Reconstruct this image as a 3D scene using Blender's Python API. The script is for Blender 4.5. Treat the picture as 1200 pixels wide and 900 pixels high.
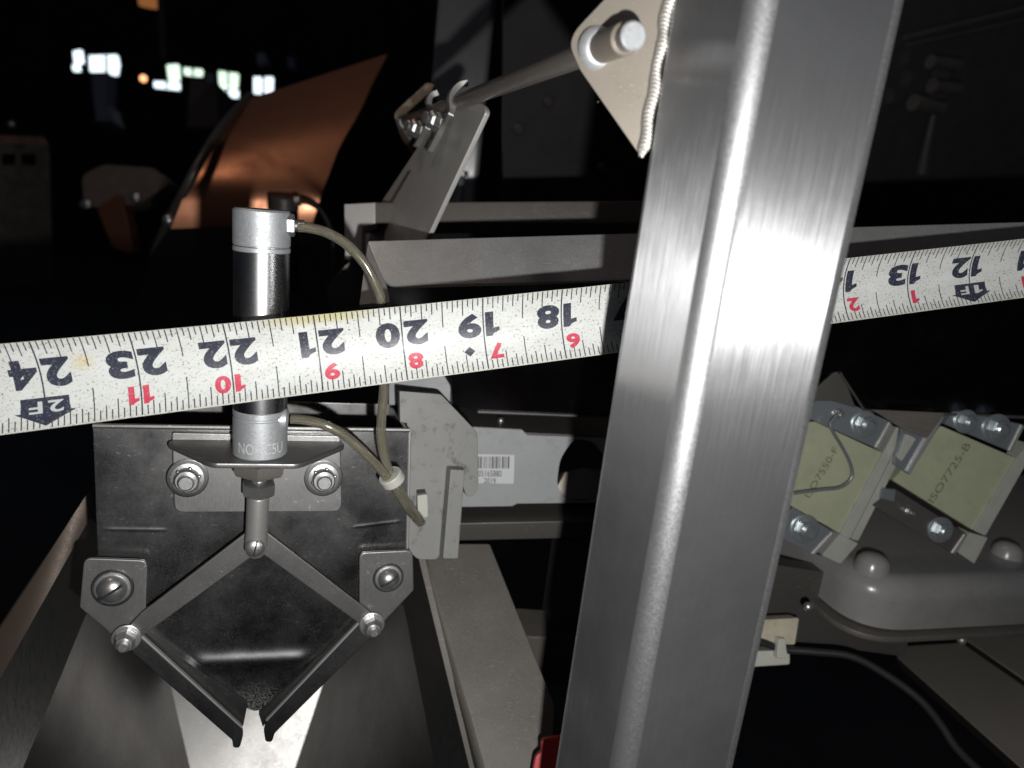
import bpy, bmesh, math, random
from mathutils import Vector as V, Matrix
random.seed(7)
for o in list(bpy.data.objects):
    bpy.data.objects.remove(o)
scene = bpy.context.scene
COL = scene.collection

# ---------------------------------------------------------------- camera
F = 880.0                                   # focal length in pixels of the 1200 px wide photograph
CAM = V((0, 0, 1.3))
_up = V((410, 3440, 880)).normalized()
_fw = V((0, 0, -1))
_Y = (_fw - _up * _fw.dot(_up)).normalized()
_X = _Y.cross(_up)
RW = Matrix((_X, _Y, _up))                  # camera space -> world
cam_d = bpy.data.cameras.new('camera')
cam = bpy.data.objects.new('camera', cam_d)
COL.objects.link(cam)
cam.matrix_world = Matrix.Translation(CAM) @ RW.to_4x4()
cam_d.sensor_width = 36
cam_d.lens = 36 * F / 1200
cam_d.clip_start = 0.005
cam_d.clip_end = 200
cam_d.dof.use_dof = True
cam_d.dof.focus_distance = 0.245
cam_d.dof.aperture_fstop = 12.5
scene.camera = cam

# ---------------------------------------------------------------- world, lamps, exposure
w = bpy.data.worlds.new('World')
scene.world = w
w.use_nodes = True
bgn = w.node_tree.nodes['Background']
bgn.inputs['Color'].default_value = (0.55, 0.68, 1.0, 1)
bgn.inputs['Strength'].default_value = 0.012
scene.view_settings.view_transform = 'Standard'
scene.view_settings.look = 'None'
scene.view_settings.exposure = 0.5
scene.view_settings.gamma = 1
scene.view_settings.use_curve_mapping = False


def cam2w(x, y, d):
    return RW @ V((x, y, -d)) + CAM


def lamp(name, loc, power, radius, color):
    l = bpy.data.lights.new(name, 'POINT')
    l.energy = power
    l.shadow_soft_size = radius
    l.color = color
    o = bpy.data.objects.new(name, l)
    o.location = loc
    COL.objects.link(o)
    return o


lamp('phone_flash', cam2w(0.018, -0.031, 0.0), 2.5, 0.0025, (1.0, 0.99, 0.97))
lamp('hall_lamp', cam2w(-0.32, 1.0, 0.0), 2.1, 0.09, (1.0, 0.78, 0.62))


# ---------------------------------------------------------------- geometry helpers
def U(px, py, d):
    """the point seen at a photograph pixel, d metres in front of the camera"""
    return RW @ V(((px - 600) / F * d, -(py - 450) / F * d, -d)) + CAM


class Plane:
    def __init__(s, a, b, c):
        s.o = U(*a) if not isinstance(a, V) else a
        b = U(*b) if not isinstance(b, V) else b
        c = U(*c) if not isinstance(c, V) else c
        s.n = (b - s.o).cross(c - s.o).normalized()
        if s.n.dot(CAM - s.o) < 0:
            s.n = -s.n

    def at(s, px, py, h=0.0):
        r = RW @ V(((px - 600) / F, -(py - 450) / F, -1))
        t = (s.o + s.n * h - CAM).dot(s.n) / r.dot(s.n)
        return CAM + r * t


class Level(Plane):
    """horizontal plane through a point"""
    def __init__(s, p):
        s.o = U(*p)
        s.n = V((0, 0, 1))


def rnd(poly, r=6, seg=4):
    """round polygon corners; a corner is (x, y) or (x, y, radius)"""
    out = []
    n = len(poly)
    for i in range(n):
        p = poly[i]
        rr = p[2] if len(p) > 2 else r
        c = V(p[:2]); a = V(poly[i - 1][:2]); b = V(poly[(i + 1) % n][:2])
        if rr <= 0:
            out.append((c.x, c.y)); continue
        da, db = (a - c), (b - c)
        ka = min(rr, da.length * .45); kb = min(rr, db.length * .45)
        p0 = c + da.normalized() * ka
        p1 = c + db.normalized() * kb
        for k in range(seg + 1):
            t = k / seg
            q = p0 * (1 - t) ** 2 + c * 2 * t * (1 - t) + p1 * t * t
            out.append((q.x, q.y))
    return out


def finish(bm, angle=35):
    bmesh.ops.recalc_face_normals(bm, faces=bm.faces)
    for f in bm.faces:
        f.smooth = True
    lim = math.radians(angle)
    for e in bm.edges:
        if len(e.link_faces) == 2:
            e.smooth = e.calc_face_angle(0) < lim
    return bm


def slab_bm(front, nrm, th, bevel=0.0003, holes=(), bm=None):
    """front: world points of the front outline; body goes th behind it along -nrm"""
    own = bm is None
    bm = bm or bmesh.new()
    fe, be, front_edges = [], [], []
    for loop in [front] + list(holes):
        fv = [bm.verts.new(p) for p in loop]
        bv = [bm.verts.new(p - nrm * th) for p in loop]
        m = len(loop)
        for i in range(m):
            bm.faces.new((fv[i], fv[(i + 1) % m], bv[(i + 1) % m], bv[i]))
        if not holes:
            bm.faces.new(fv)
            bm.faces.new(bv[::-1])
        for i in range(m):
            fe.append(bm.edges.get((fv[i], fv[(i + 1) % m])))
            be.append(bm.edges.get((bv[i], bv[(i + 1) % m])))
    if holes:
        bmesh.ops.triangle_fill(bm, use_beauty=True, edges=fe)
        bmesh.ops.triangle_fill(bm, use_beauty=True, edges=be)
    if bevel and not holes:
        bmesh.ops.recalc_face_normals(bm, faces=bm.faces)
        bmesh.ops.bevel(bm, geom=fe + be, offset=min(bevel, th * .45), segments=2, profile=.5, affect='EDGES', clamp_overlap=True)
    return bm


def box_bm(o, ax, ay, az, bevel=0.0004, bm=None):
    """box with corner o and three edge vectors"""
    bm = bm or bmesh.new()
    P = [o, o + ax, o + ax + ay, o + ay]
    nn = -az.normalized()
    return slab_bm(P, nn, az.length, bevel, bm=bm) if abs(nn.dot(ax)) < 1e-6 else hexa_bm(P, [p + az for p in P], bevel, bm)


def hexa_bm(A, B, bevel=0.0004, bm=None):
    bm = bm or bmesh.new()
    a = [bm.verts.new(p) for p in A]; b = [bm.verts.new(p) for p in B]
    n = len(a)
    fs = [bm.faces.new(a), bm.faces.new(b[::-1])]
    for i in range(n):
        fs.append(bm.faces.new((a[i], b[i], b[(i + 1) % n], a[(i + 1) % n])))
    bmesh.ops.recalc_face_normals(bm, faces=fs)
    if bevel:
        es = list({e for f in fs for e in f.edges})
        bmesh.ops.bevel(bm, geom=es, offset=bevel, segments=2, profile=.5, affect='EDGES', clamp_overlap=True)
    return bm


def basis(d):
    d = d.normalized()
    a = V((0, 0, 1)) if abs(d.z) < .9 else V((0, 1, 0))
    x = d.cross(a).normalized()
    return x, d.cross(x).normalized()


def lathe_bm(p0, d, prof, seg=32, rot=0.0, bm=None):
    """prof: (t, r) along the axis from p0"""
    bm = bm or bmesh.new()
    d = d.normalized()
    x, y = basis(d)
    rings = []
    for t, r in prof:
        if r < 1e-7:
            rings.append([bm.verts.new(p0 + d * t)])
        else:
            rings.append([bm.verts.new(p0 + d * t + (x * math.cos(rot + 2 * math.pi * k / seg) + y * math.sin(rot + 2 * math.pi * k / seg)) * r) for k in range(seg)])
    for a, b in zip(rings, rings[1:]):
        for k in range(seg):
            k2 = (k + 1) % seg
            if len(a) == 1 and len(b) == 1:
                continue
            if len(a) == 1:
                bm.faces.new((a[0], b[k], b[k2]))
            elif len(b) == 1:
                bm.faces.new((a[k], a[k2], b[0]))
            else:
                bm.faces.new((a[k], a[k2], b[k2], b[k]))
    for r in (rings[0], rings[-1]):
        if len(r) > 2:
            bm.faces.new(r)
    return bm


def smooth_path(pts, n=10):
    out = []
    P = [pts[0]] + list(pts) + [pts[-1]]
    for i in range(1, len(P) - 2):
        a, b, c, d = P[i - 1:i + 3]
        for k in range(n):
            t = k / n
            out.append(.5 * ((2 * b) + (c - a) * t + (2 * a - 5 * b + 4 * c - d) * t * t + (3 * b - a - 3 * c + d) * t ** 3))
    out.append(pts[-1])
    return out


def sweep_bm(pts, r, seg=12, bm=None):
    bm = bm or bmesh.new()
    rings = []
    up = None
    for i, p in enumerate(pts):
        t = (pts[min(i + 1, len(pts) - 1)] - pts[max(i - 1, 0)]).normalized()
        if up is None:
            up = basis(t)[0]
        up = (up - t * up.dot(t)).normalized()
        s = t.cross(up)
        rr = r[i] if isinstance(r, (list, tuple)) else r
        rings.append([bm.verts.new(p + (up * math.cos(2 * math.pi * k / seg) + s * math.sin(2 * math.pi * k / seg)) * rr) for k in range(seg)])
    for a, b in zip(rings, rings[1:]):
        for k in range(seg):
            bm.faces.new((a[k], a[(k + 1) % seg], b[(k + 1) % seg], b[k]))
    bm.faces.new(rings[0][::-1]); bm.faces.new(rings[-1])
    return bm


def hose_bm(pts, r, seg=16):
    """a real tube: outer wall and bore"""
    bm = sweep_bm(pts, r, seg)
    bmesh.ops.recalc_face_normals(bm, faces=bm.faces)
    old = set(bm.faces)
    sweep_bm(pts, r * .62, seg, bm=bm)
    new = [f for f in bm.faces if f not in old]
    bmesh.ops.recalc_face_normals(bm, faces=new)
    bmesh.ops.reverse_faces(bm, faces=new)
    for f in bm.faces:
        f.smooth = True
    return bm


def ribbon_bm(pts, wv, th, bm=None):
    """strap along pts, width vector wv, thickness th"""
    bm = bm or bmesh.new()
    rings = []
    for i, p in enumerate(pts):
        t = (pts[min(i + 1, len(pts) - 1)] - pts[max(i - 1, 0)]).normalized()
        nn = t.cross(wv).normalized() * th * .5
        rings.append([bm.verts.new(q) for q in (p - wv * .5 - nn, p + wv * .5 - nn, p + wv * .5 + nn, p - wv * .5 + nn)])
    for a, b in zip(rings, rings[1:]):
        for k in range(4):
            bm.faces.new((a[k], a[(k + 1) % 4], b[(k + 1) % 4], b[k]))
    bm.faces.new(rings[0][::-1]); bm.faces.new(rings[-1])
    return bm


def ball_bm(c, r, sc=None, bm=None, u=16, v=10):
    bm = bm or bmesh.new()
    m = Matrix.Translation(c)
    if sc is not None:
        m = m @ sc
    bmesh.ops.create_uvsphere(bm, u_segments=u, v_segments=v, radius=r, matrix=m)
    return bm


def thing(name, loc, label, cat, group=None):
    o = bpy.data.objects.new(name, None)
    o.empty_display_size = .01
    o.location = loc
    COL.objects.link(o)
    o['label'] = label; o['category'] = cat
    if group:
        o['group'] = group
    return o


def world_loc(o):
    p = V((0, 0, 0))
    while o is not None:
        p += o.location
        o = o.parent
    return p


def obj(name, bm, mat, parent=None, angle=35, raw=False, label=None):
    if not raw:
        finish(bm, angle)
    if parent is None:
        zs = [v.co.copy() for v in bm.verts]
        org = sum(zs, V((0, 0, 0))) / len(zs)
        org.z = min(p.z for p in zs)
    else:
        org = world_loc(parent)
    for v in bm.verts:
        v.co -= org
    me = bpy.data.meshes.new(name)
    bm.to_mesh(me); bm.free()
    me.materials.append(mat)
    o = bpy.data.objects.new(name, me)
    COL.objects.link(o)
    if parent is None:
        o.location = org
    else:
        o.parent = parent
    if not raw:
        wn = o.modifiers.new('weighted_normal', 'WEIGHTED_NORMAL')
        wn.keep_sharp = True
        wn.weight = 80
    if label:
        o['label'] = label
    return o


def tag(o, label, cat, group=None):
    o['label'] = label; o['category'] = cat
    if group:
        o['group'] = group
    return o


def struct(o):
    o['kind'] = 'structure'
    return o


def text_verts(s, bold=0.0, res=3):
    """triangulated glyph outline: list of (x, y) and faces, scaled to a unit box in y and its own width"""
    if s == '1':
        vs = [(.42, 0), (1, 0), (1, 1), (.55, 1), (.42, .90), (0, .80), (0, .64), (.42, .68)]
        return vs, [(0, 1, 2, 7), (2, 3, 4, 7), (4, 5, 6, 7)], .5
    cu = bpy.data.curves.new('glyph', 'FONT')
    cu.body = s
    cu.offset = bold
    cu.resolution_u = res
    to = bpy.data.objects.new('glyph', cu)
    COL.objects.link(to)
    dg = bpy.context.evaluated_depsgraph_get()
    dg.update()
    me = bpy.data.meshes.new_from_object(to.evaluated_get(dg))
    vs = [(v.co.x, v.co.y) for v in me.vertices]
    fs = [tuple(p.vertices) for p in me.polygons]
    bpy.data.objects.remove(to); bpy.data.curves.remove(cu); bpy.data.meshes.remove(me)
    x0 = min(v[0] for v in vs); x1 = max(v[0] for v in vs)
    y0 = min(v[1] for v in vs); y1 = max(v[1] for v in vs)
    return [((x - x0) / (x1 - x0), (y - y0) / (y1 - y0)) for x, y in vs], fs, (x1 - x0) / (y1 - y0)


def print_bm(s, o, ex, ey, bold=0.0, bm=None):
    """flat lettering: glyph box spanned by ex, ey with lower left corner o"""
    bm = bm or bmesh.new()
    vs, fs, _ = text_verts(s, bold)
    bv = [bm.verts.new(o + ex * x + ey * y) for x, y in vs]
    for f in fs:
        try:
            bm.faces.new([bv[i] for i in f])
        except ValueError:
            pass
    return bm


# ---------------------------------------------------------------- materials
def nodes_of(name):
    m = bpy.data.materials.new(name)
    m.use_nodes = True
    nt = m.node_tree
    return m, nt, nt.nodes['Principled BSDF']


def ramp(nt, src, a, b, lo, hi):
    n = nt.nodes.new('ShaderNodeMapRange')
    n.inputs['From Min'].default_value = a; n.inputs['From Max'].default_value = b
    n.inputs['To Min'].default_value = lo; n.inputs['To Max'].default_value = hi
    nt.links.new(src, n.inputs['Value'])
    return n.outputs['Result']


def coords(nt, scale, kind='Object'):
    t = nt.nodes.new('ShaderNodeTexCoord')
    mp = nt.nodes.new('ShaderNodeMapping')
    mp.inputs['Scale'].default_value = scale
    nt.links.new(t.outputs[kind], mp.inputs['Vector'])
    return mp.outputs['Vector']


def noise(nt, scale3, detail=4, rough=.55, kind='Object'):
    n = nt.nodes.new('ShaderNodeTexNoise')
    n.inputs['Scale'].default_value = 1
    n.inputs['Detail'].default_value = detail
    n.inputs['Roughness'].default_value = rough
    nt.links.new(coords(nt, scale3, kind), n.inputs['Vector'])
    return n.outputs['Fac']


def mixc(nt, fac, a, b):
    n = nt.nodes.new('ShaderNodeMix')
    n.data_type = 'RGBA'
    nt.links.new(fac, n.inputs[0])
    for i, c in ((6, a), (7, b)):
        if hasattr(c, 'links'):
            nt.links.new(c, n.inputs[i])
        else:
            n.inputs[i].default_value = (*c, 1)
    return n.outputs[2]


def math_n(nt, op, a, b):
    n = nt.nodes.new('ShaderNodeMath')
    n.operation = op
    for i, c in enumerate((a, b)):
        if hasattr(c, 'links'):
            nt.links.new(c, n.inputs[i])
        else:
            n.inputs[i].default_value = c
    return n.outputs[0]


def steel(name, base=(.5, .5, .51), rough=.3, grain=(900, 900, 60), grain_amt=.1, bump=.0, dust=.0, dustc=(.45, .43, .4),
          smudge=.12, aniso=0.0, metallic=1.0, dust_scale=900, tint=None, rot=0.0, scr=0.0):
    m, nt, b = nodes_of(name)
    g = noise(nt, grain, 3)
    s = noise(nt, (45, 45, 45), 5, .65)
    r = math_n(nt, 'ADD', ramp(nt, g, .3, .7, -grain_amt, grain_amt), ramp(nt, s, .3, .7, rough - smudge, rough + smudge))
    nt.links.new(r, b.inputs['Roughness'])
    t2 = tint or tuple(c * .72 for c in base)
    c = mixc(nt, ramp(nt, s, .35, .72, 0, 1), base, t2)
    c = mixc(nt, ramp(nt, g, .3, .75, 0, .5), c, tuple(x * .6 for x in base))
    if scr:
        for ang, sc in (((.4, .9, .5), 2600), ((1.2, -.4, .8), 1900)):
            tcn = nt.nodes.new('ShaderNodeTexCoord')
            mpn = nt.nodes.new('ShaderNodeMapping')
            mpn.inputs['Rotation'].default_value = ang
            mpn.inputs['Scale'].default_value = (70, sc, sc)
            nt.links.new(tcn.outputs['Object'], mpn.inputs['Vector'])
            nn = nt.nodes.new('ShaderNodeTexNoise')
            nn.inputs['Scale'].default_value = 1
            nn.inputs['Detail'].default_value = 1
            nt.links.new(mpn.outputs['Vector'], nn.inputs['Vector'])
            gate_ = noise(nt, (90, 90, 90), 3)
            k = math_n(nt, 'MULTIPLY', ramp(nt, nn.outputs['Fac'], .70, .76, 0, scr), ramp(nt, gate_, .45, .62, 0, 1))
            c = mixc(nt, k, c, tuple(min(.85, x * 2.2 + .08) for x in base))
    b.inputs['Metallic'].default_value = metallic
    if dust > 0:
        sp = noise(nt, (dust_scale,) * 3, 2, .6)
        big = noise(nt, (60, 60, 60), 4, .7)
        dm = math_n(nt, 'MULTIPLY', ramp(nt, sp, .52, .68, 0, 1), ramp(nt, big, .35, .7, 0, dust))
        c = mixc(nt, dm, c, dustc)
        nt.links.new(ramp(nt, dm, 0, 1, metallic, metallic * .2), b.inputs['Metallic'])
    nt.links.new(c, b.inputs['Base Color'])
    if aniso:
        b.inputs['Anisotropic'].default_value = aniso
        b.inputs['Anisotropic Rotation'].default_value = rot
        tg = nt.nodes.new('ShaderNodeTangent')
        tg.direction_type = 'RADIAL'; tg.axis = 'Z'
        nt.links.new(tg.outputs[0], b.inputs['Tangent'])
    if bump:
        bp = nt.nodes.new('ShaderNodeBump')
        bp.inputs['Strength'].default_value = 1
        bp.inputs['Distance'].default_value = bump
        nt.links.new(g, bp.inputs['Height'])
        nt.links.new(bp.outputs[0], b.inputs['Normal'])
    return m


def paint(name, base, rough=.5, var=.25, dirt=.0, dirtc=(.05, .045, .04), scale=60, spec=.5, bump=0.0, bscale=900):
    m, nt, b = nodes_of(name)
    s = noise(nt, (scale,) * 3, 6, .65)
    c = mixc(nt, ramp(nt, s, .3, .75, 0, 1), base, tuple(x * (1 - var) for x in base))
    if dirt:
        k = noise(nt, (scale * 4,) * 3, 5, .7)
        c = mixc(nt, ramp(nt, k, .56, .68, 0, dirt), c, dirtc)
    nt.links.new(c, b.inputs['Base Color'])
    nt.links.new(ramp(nt, s, .3, .7, rough - .08, rough + .08), b.inputs['Roughness'])
    b.inputs['Specular IOR Level'].default_value = spec
    if bump:
        g = noise(nt, (bscale,) * 3, 2)
        bp = nt.nodes.new('ShaderNodeBump')
        bp.inputs['Strength'].default_value = 1
        bp.inputs['Distance'].default_value = bump
        nt.links.new(g, bp.inputs['Height'])
        nt.links.new(bp.outputs[0], b.inputs['Normal'])
    return m


def plain(name, base, rough=.5, metallic=0.0, emit=None, strength=0, trans=0.0, ior=1.45):
    m, nt, b = nodes_of(name)
    b.inputs['Base Color'].default_value = (*base, 1)
    b.inputs['Roughness'].default_value = rough
    b.inputs['Metallic'].default_value = metallic
    b.inputs['Transmission Weight'].default_value = trans
    b.inputs['IOR'].default_value = ior
    if emit:
        b.inputs['Emission Color'].default_value = (*emit, 1)
        b.inputs['Emission Strength'].default_value = strength
    return m


M = dict(
    post=steel('brushed_post_steel', scr=0.35, base=(.60, .605, .62), rough=.36, grain=(6500, 6500, 70), grain_amt=.07, bump=0.0000025, smudge=.05, aniso=.97, metallic=.92),
    flange=steel('blasted_flange_steel', scr=0.4, base=(.36, .32, .27), rough=.5, grain=(2500, 2500, 2500), grain_amt=.05, bump=0.00001, smudge=.06, metallic=.6),
    weld=steel('weld_metal', (.42, .40, .37), .5, (1500, 1500, 1500), .08, smudge=.08, metallic=.8),
    hopper=steel('dusty_hopper_steel', scr=0.8, base=(.27, .265, .265), rough=.29, grain=(3200, 3200, 3200), grain_amt=.03, dust=.35, dustc=(.12, .12, .12), smudge=.08, dust_scale=3200),
    bracket=steel('bracket_steel', scr=0.7, base=(.25, .247, .243), rough=.44, grain=(2500, 2500, 400), grain_amt=.06, dust=.3, dustc=(.3, .29, .28), smudge=.08, dust_scale=3000, metallic=.8),
    link=steel('link_steel', scr=0.6, base=(.215, .21, .205), rough=.44, grain=(2000, 2000, 2000), grain_amt=.06, dust=.3, dustc=(.24, .23, .22), smudge=.08, dust_scale=3000, metallic=.85),
    gate=steel('gate_steel', scr=0.6, base=(.15, .15, .15), rough=.42, grain=(2000, 2000, 2000), grain_amt=.06, dust=.3, dustc=(.12, .12, .12), smudge=.08, dust_scale=3000),
    bolt=steel('bolt_steel', (.60, .60, .60), .36, metallic=.92, grain=(2500, 2500, 2500), grain_amt=.08, dust=.4, smudge=.06, dust_scale=3000),
    zinc=steel('zinc_plated', (.30, .33, .35), .30, (1500, 1500, 1500), .08, smudge=.1, metallic=.6),
    cast=steel('cast_aluminium', (.60, .62, .64), .50, (1400, 1400, 1400), .12, 0.00003, dust=.7, dustc=(.30, .31, .32), smudge=.12, metallic=.65, dust_scale=1100),
    barrel=steel('polished_barrel', (.68, .68, .69), .27, (2500, 2500, 2500), .02, smudge=.04),
    lip=steel('satin_lip_steel', scr=0.4, base=(.40, .40, .40), rough=.42, grain=(2200, 2200, 2200), grain_amt=.2, bump=0.00003, smudge=.05, metallic=.5, dust=.7, dustc=(.62, .62, .62), dust_scale=2300),
    trough=steel('dark_trough_steel', scr=0.5, base=(.20, .20, .23), rough=.22, grain=(1500, 1500, 1500), grain_amt=.03, smudge=.06),
    chute=steel('chute_steel', scr=0.5, base=(.40, .39, .38), rough=.38, grain=(1500, 1500, 90), grain_amt=.04, smudge=.02),
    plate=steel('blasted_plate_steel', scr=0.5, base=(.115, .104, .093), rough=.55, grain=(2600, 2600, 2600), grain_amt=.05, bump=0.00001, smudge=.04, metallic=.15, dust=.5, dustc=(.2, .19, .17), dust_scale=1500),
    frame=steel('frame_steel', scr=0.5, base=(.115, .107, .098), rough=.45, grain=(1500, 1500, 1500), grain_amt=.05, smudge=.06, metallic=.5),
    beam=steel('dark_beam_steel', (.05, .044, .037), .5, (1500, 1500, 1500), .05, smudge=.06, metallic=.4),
    dimsteel=steel('dim_panel_steel', (.20, .185, .18), .36, (900, 900, 900), .06, smudge=.06, metallic=.6),
    rib=steel('rib_steel', (.34, .32, .29), .46, (2500, 2500, 2500), .14, 0.00002, smudge=.05),
    flangebrown=steel('brownish_flange_steel', (.095, .068, .054), .5, (1500, 1500, 1500), .05, smudge=.06, metallic=.4),
    corner=steel('drawn_corner_steel', (.55, .55, .56), .42, (5000, 5000, 2500), .14, 0.000004, smudge=.04, metallic=.92, aniso=.3),
    rearpost=steel('rear_post_steel', (.5, .5, .5), .38, (4000, 4000, 60), .06, smudge=.05, aniso=.9, metallic=.8),
    arm=steel('arm_steel', scr=0.5, base=(.60, .585, .56), rough=.42, grain=(1500, 1500, 1500), grain_amt=.04, smudge=.1, metallic=.3),
    clip=steel('clip_steel', (.55, .54, .52), .42, (1500, 1500, 1500), .05, smudge=.08, metallic=.7),
    rod=steel('rod_steel', (.42, .39, .36), .34, (1500, 1500, 1500), .06, smudge=.08, metallic=.7),
    plastic=paint('grey_plastic', (.225, .225, .215), .55, .2, .8, (.07, .07, .07), 45),
    housing=paint('grey_housing_paint', (.27, .277, .285), .5, .1, .15),
    castpaint=paint('grey_cast_paint', (.21, .206, .202), .25, .15, .1, spec=.5, bump=.00004, bscale=700),
    epoxy=paint('pale_green_epoxy', (.31, .325, .225), .4, .2, .15, (.2, .2, .1), 60),
    strip=paint('clear_strip_edge', (.31, .32, .285), .35, .25),
    cream=paint('cream_plastic', (.50, .45, .35), .45, .35, .3, (.35, .22, .08), 90),
    white=paint('white_nylon', (.46, .46, .41), .45, .15),
    cable=paint('black_cable_rubber', (.02, .02, .022), .45, .2),
    red=paint('red_plastic', (.45, .03, .035), .45, .2),
    panel=paint('dark_cover', (.06, .056, .06), .35, .3, spec=.25),
    hood=steel('warm_lit_hood_steel', (.52, .22, .12), .36, (30, 30, 30), .05, smudge=.08, metallic=.72),  # plain steel; the warm hall light is put into the base colour
    dark=paint('dark_machine', (.20, .16, .14), .5, .3),
    bluegrey=paint('blue_grey_paint', (.30, .33, .42), .5, .3),
    brown=paint('rust_brown_machine', (.16, .06, .03), .5, .4),
    wall=paint('dark_wall', (.03, .03, .035), .8, .3, scale=2),
    floor=paint('dark_floor', (.06, .06, .06), .7, .3, scale=3),
    ink=paint('black_ink', (.03, .034, .055), .45, .1, .75, (.30, .30, .30), 420),
    redink=paint('red_ink', (.55, .05, .09), .45, .1, .6, (.55, .40, .40), 420),
    paper=plain('label_paper', (.5, .51, .52), .5),
    greyink=plain('grey_ink', (.09, .09, .1), .5),
    fadedink=paint('faded_ink', (.13, .13, .085), .5, .3, .8, (.2, .2, .12), 300),
    zincbolt=steel('zinc_bolt', (.5, .54, .56), .34, (1500, 1500, 1500), .06, smudge=.08, metallic=.8),
    engrave=paint('stamped_metal', (.58, .59, .60), .5, .5, .9, (.26, .27, .28), 350),
    hose=plain('smoked_hose', (.62, .585, .47), .10, 0, trans=.88, ior=1.46),
    black=plain('black_rubber', (.012, .012, .012), .6),
    lit=plain('lit_window', (.8, .85, .9), .5, 0, (.80, .92, 1.0), 1.3),
    litg=plain('lit_window_green', (.8, .85, .7), .5, 0, (.72, .95, .75), 1.1),
    amberdim=plain('dim_amber_glass', (.6, .3, .12), .5, 0, (1, .38, .12), .16),
    amber=plain('amber_lamp_glass', (.8, .4, .2), .5, 0, (1, .45, .2), 1.6),
)


def tape_mat():
    m, nt, b = nodes_of('worn_tape_enamel')
    big = noise(nt, (2.2, 5, 1), 5, .7, 'UV')
    sp = noise(nt, (30, 34, 1), 4, .68, 'UV')
    sp2 = noise(nt, (26, 40, 1), 3, .65, 'UV')
    scr = noise(nt, (4, 120, 1), 3, .6, 'UV')
    uv = nt.nodes.new('ShaderNodeSeparateXYZ')
    nt.links.new(coords(nt, (1, 1, 1), 'UV'), uv.inputs[0])
    u, v = uv.outputs[0], uv.outputs[1]
    edge = math_n(nt, 'ABSOLUTE', math_n(nt, 'SUBTRACT', v, .5), 0)
    c = mixc(nt, ramp(nt, big, .35, .75, 0, 1), (.63, .645, .63), (.53, .54, .51))
    c = mixc(nt, math_n(nt, 'MULTIPLY', ramp(nt, edge, .36, .5, 0, .55), ramp(nt, sp2, .35, .6, .2, 1)), c, (.42, .40, .32))
    dm = math_n(nt, 'MULTIPLY', ramp(nt, sp, .575, .615, 0, .95), ramp(nt, big, .36, .60, .3, 1))
    c = mixc(nt, dm, c, (.16, .15, .12))
    c = mixc(nt, math_n(nt, 'MULTIPLY', ramp(nt, sp2, .66, .72, 0, .8), ramp(nt, big, .4, .6, 0, 1)), c, (.22, .2, .15))
    c = mixc(nt, ramp(nt, scr, .70, .74, 0, .35), c, (.35, .34, .3))
    # the yellow stain at the upper edge near the 21 inch line
    du = math_n(nt, 'ABSOLUTE', math_n(nt, 'SUBTRACT', u, 20.95), 0)
    st = math_n(nt, 'MULTIPLY', ramp(nt, du, .28, .75, 1, 0), ramp(nt, v, .06, .16, 1, 0))
    st = math_n(nt, 'MULTIPLY', st, ramp(nt, sp2, .3, .55, .3, 1))
    c = mixc(nt, math_n(nt, 'MULTIPLY', st, .75), c, (.50, .44, .15))
    du2 = math_n(nt, 'ABSOLUTE', math_n(nt, 'SUBTRACT', u, 23.55), 0)
    dv2 = math_n(nt, 'ABSOLUTE', math_n(nt, 'SUBTRACT', v, .3), 0)
    st2 = math_n(nt, 'MULTIPLY', ramp(nt, du2, .03, .14, 1, 0), ramp(nt, dv2, .03, .12, 1, 0))
    c = mixc(nt, math_n(nt, 'MULTIPLY', st2, ramp(nt, sp2, .4, .6, 0, 1)), c, (.55, .42, .12))
    nt.links.new(c, b.inputs['Base Color'])
    nt.links.new(ramp(nt, big, .3, .7, .35, .55), b.inputs['Roughness'])
    b.inputs['Specular IOR Level'].default_value = .4
    return m


M['tape'] = tape_mat()


def tip_dust(m):
    """caked powder round the lower tip of the hopper (its origin)"""
    nt = m.node_tree
    b = nt.nodes['Principled BSDF']
    old = b.inputs['Base Color'].links[0].from_socket
    oldm = b.inputs['Metallic'].links[0].from_socket
    tc = nt.nodes.new('ShaderNodeTexCoord')
    ln = nt.nodes.new('ShaderNodeVectorMath'); ln.operation = 'LENGTH'
    nt.links.new(tc.outputs['Object'], ln.inputs[0])
    near = ramp(nt, ln.outputs['Value'], .001, .012, .8, 0)
    sp = noise(nt, (1900,) * 3, 3, .65)
    k = math_n(nt, 'MULTIPLY', near, ramp(nt, sp, .46, .58, 0, 1))
    nt.links.new(mixc(nt, k, old, (.15, .16, .155)), b.inputs['Base Color'])
    nt.links.new(math_n(nt, 'MULTIPLY', oldm, ramp(nt, k, 0, 1, 1, .1)), b.inputs['Metallic'])


tip_dust(M['hopper'])


# ================================================================ SETTING
bm = bmesh.new()
vs = [bm.verts.new(p) for p in ((-12, -4, 0), (12, -4, 0), (12, 14, 0), (-12, 14, 0))]
bm.faces.new(vs)
struct(obj('floor', bm, M['floor']))
bm = bmesh.new()
box_bm(V((-11, 9, .0)), V((22, 0, 0)), V((0, .2, 0)), V((0, 0, 7)), 0, bm)
struct(obj('wall', bm, M['wall']))


# ================================================================ HALL BEHIND (far left)
def far_slab(poly, d, th, mat, name, parent=None, bevel=.004):
    pl = Plane((300, 80, d), (301, 80, d), (300, 81, d))
    return obj(name, slab_bm([pl.at(*p) for p in poly], pl.n, th, bevel), mat, parent)


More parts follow.
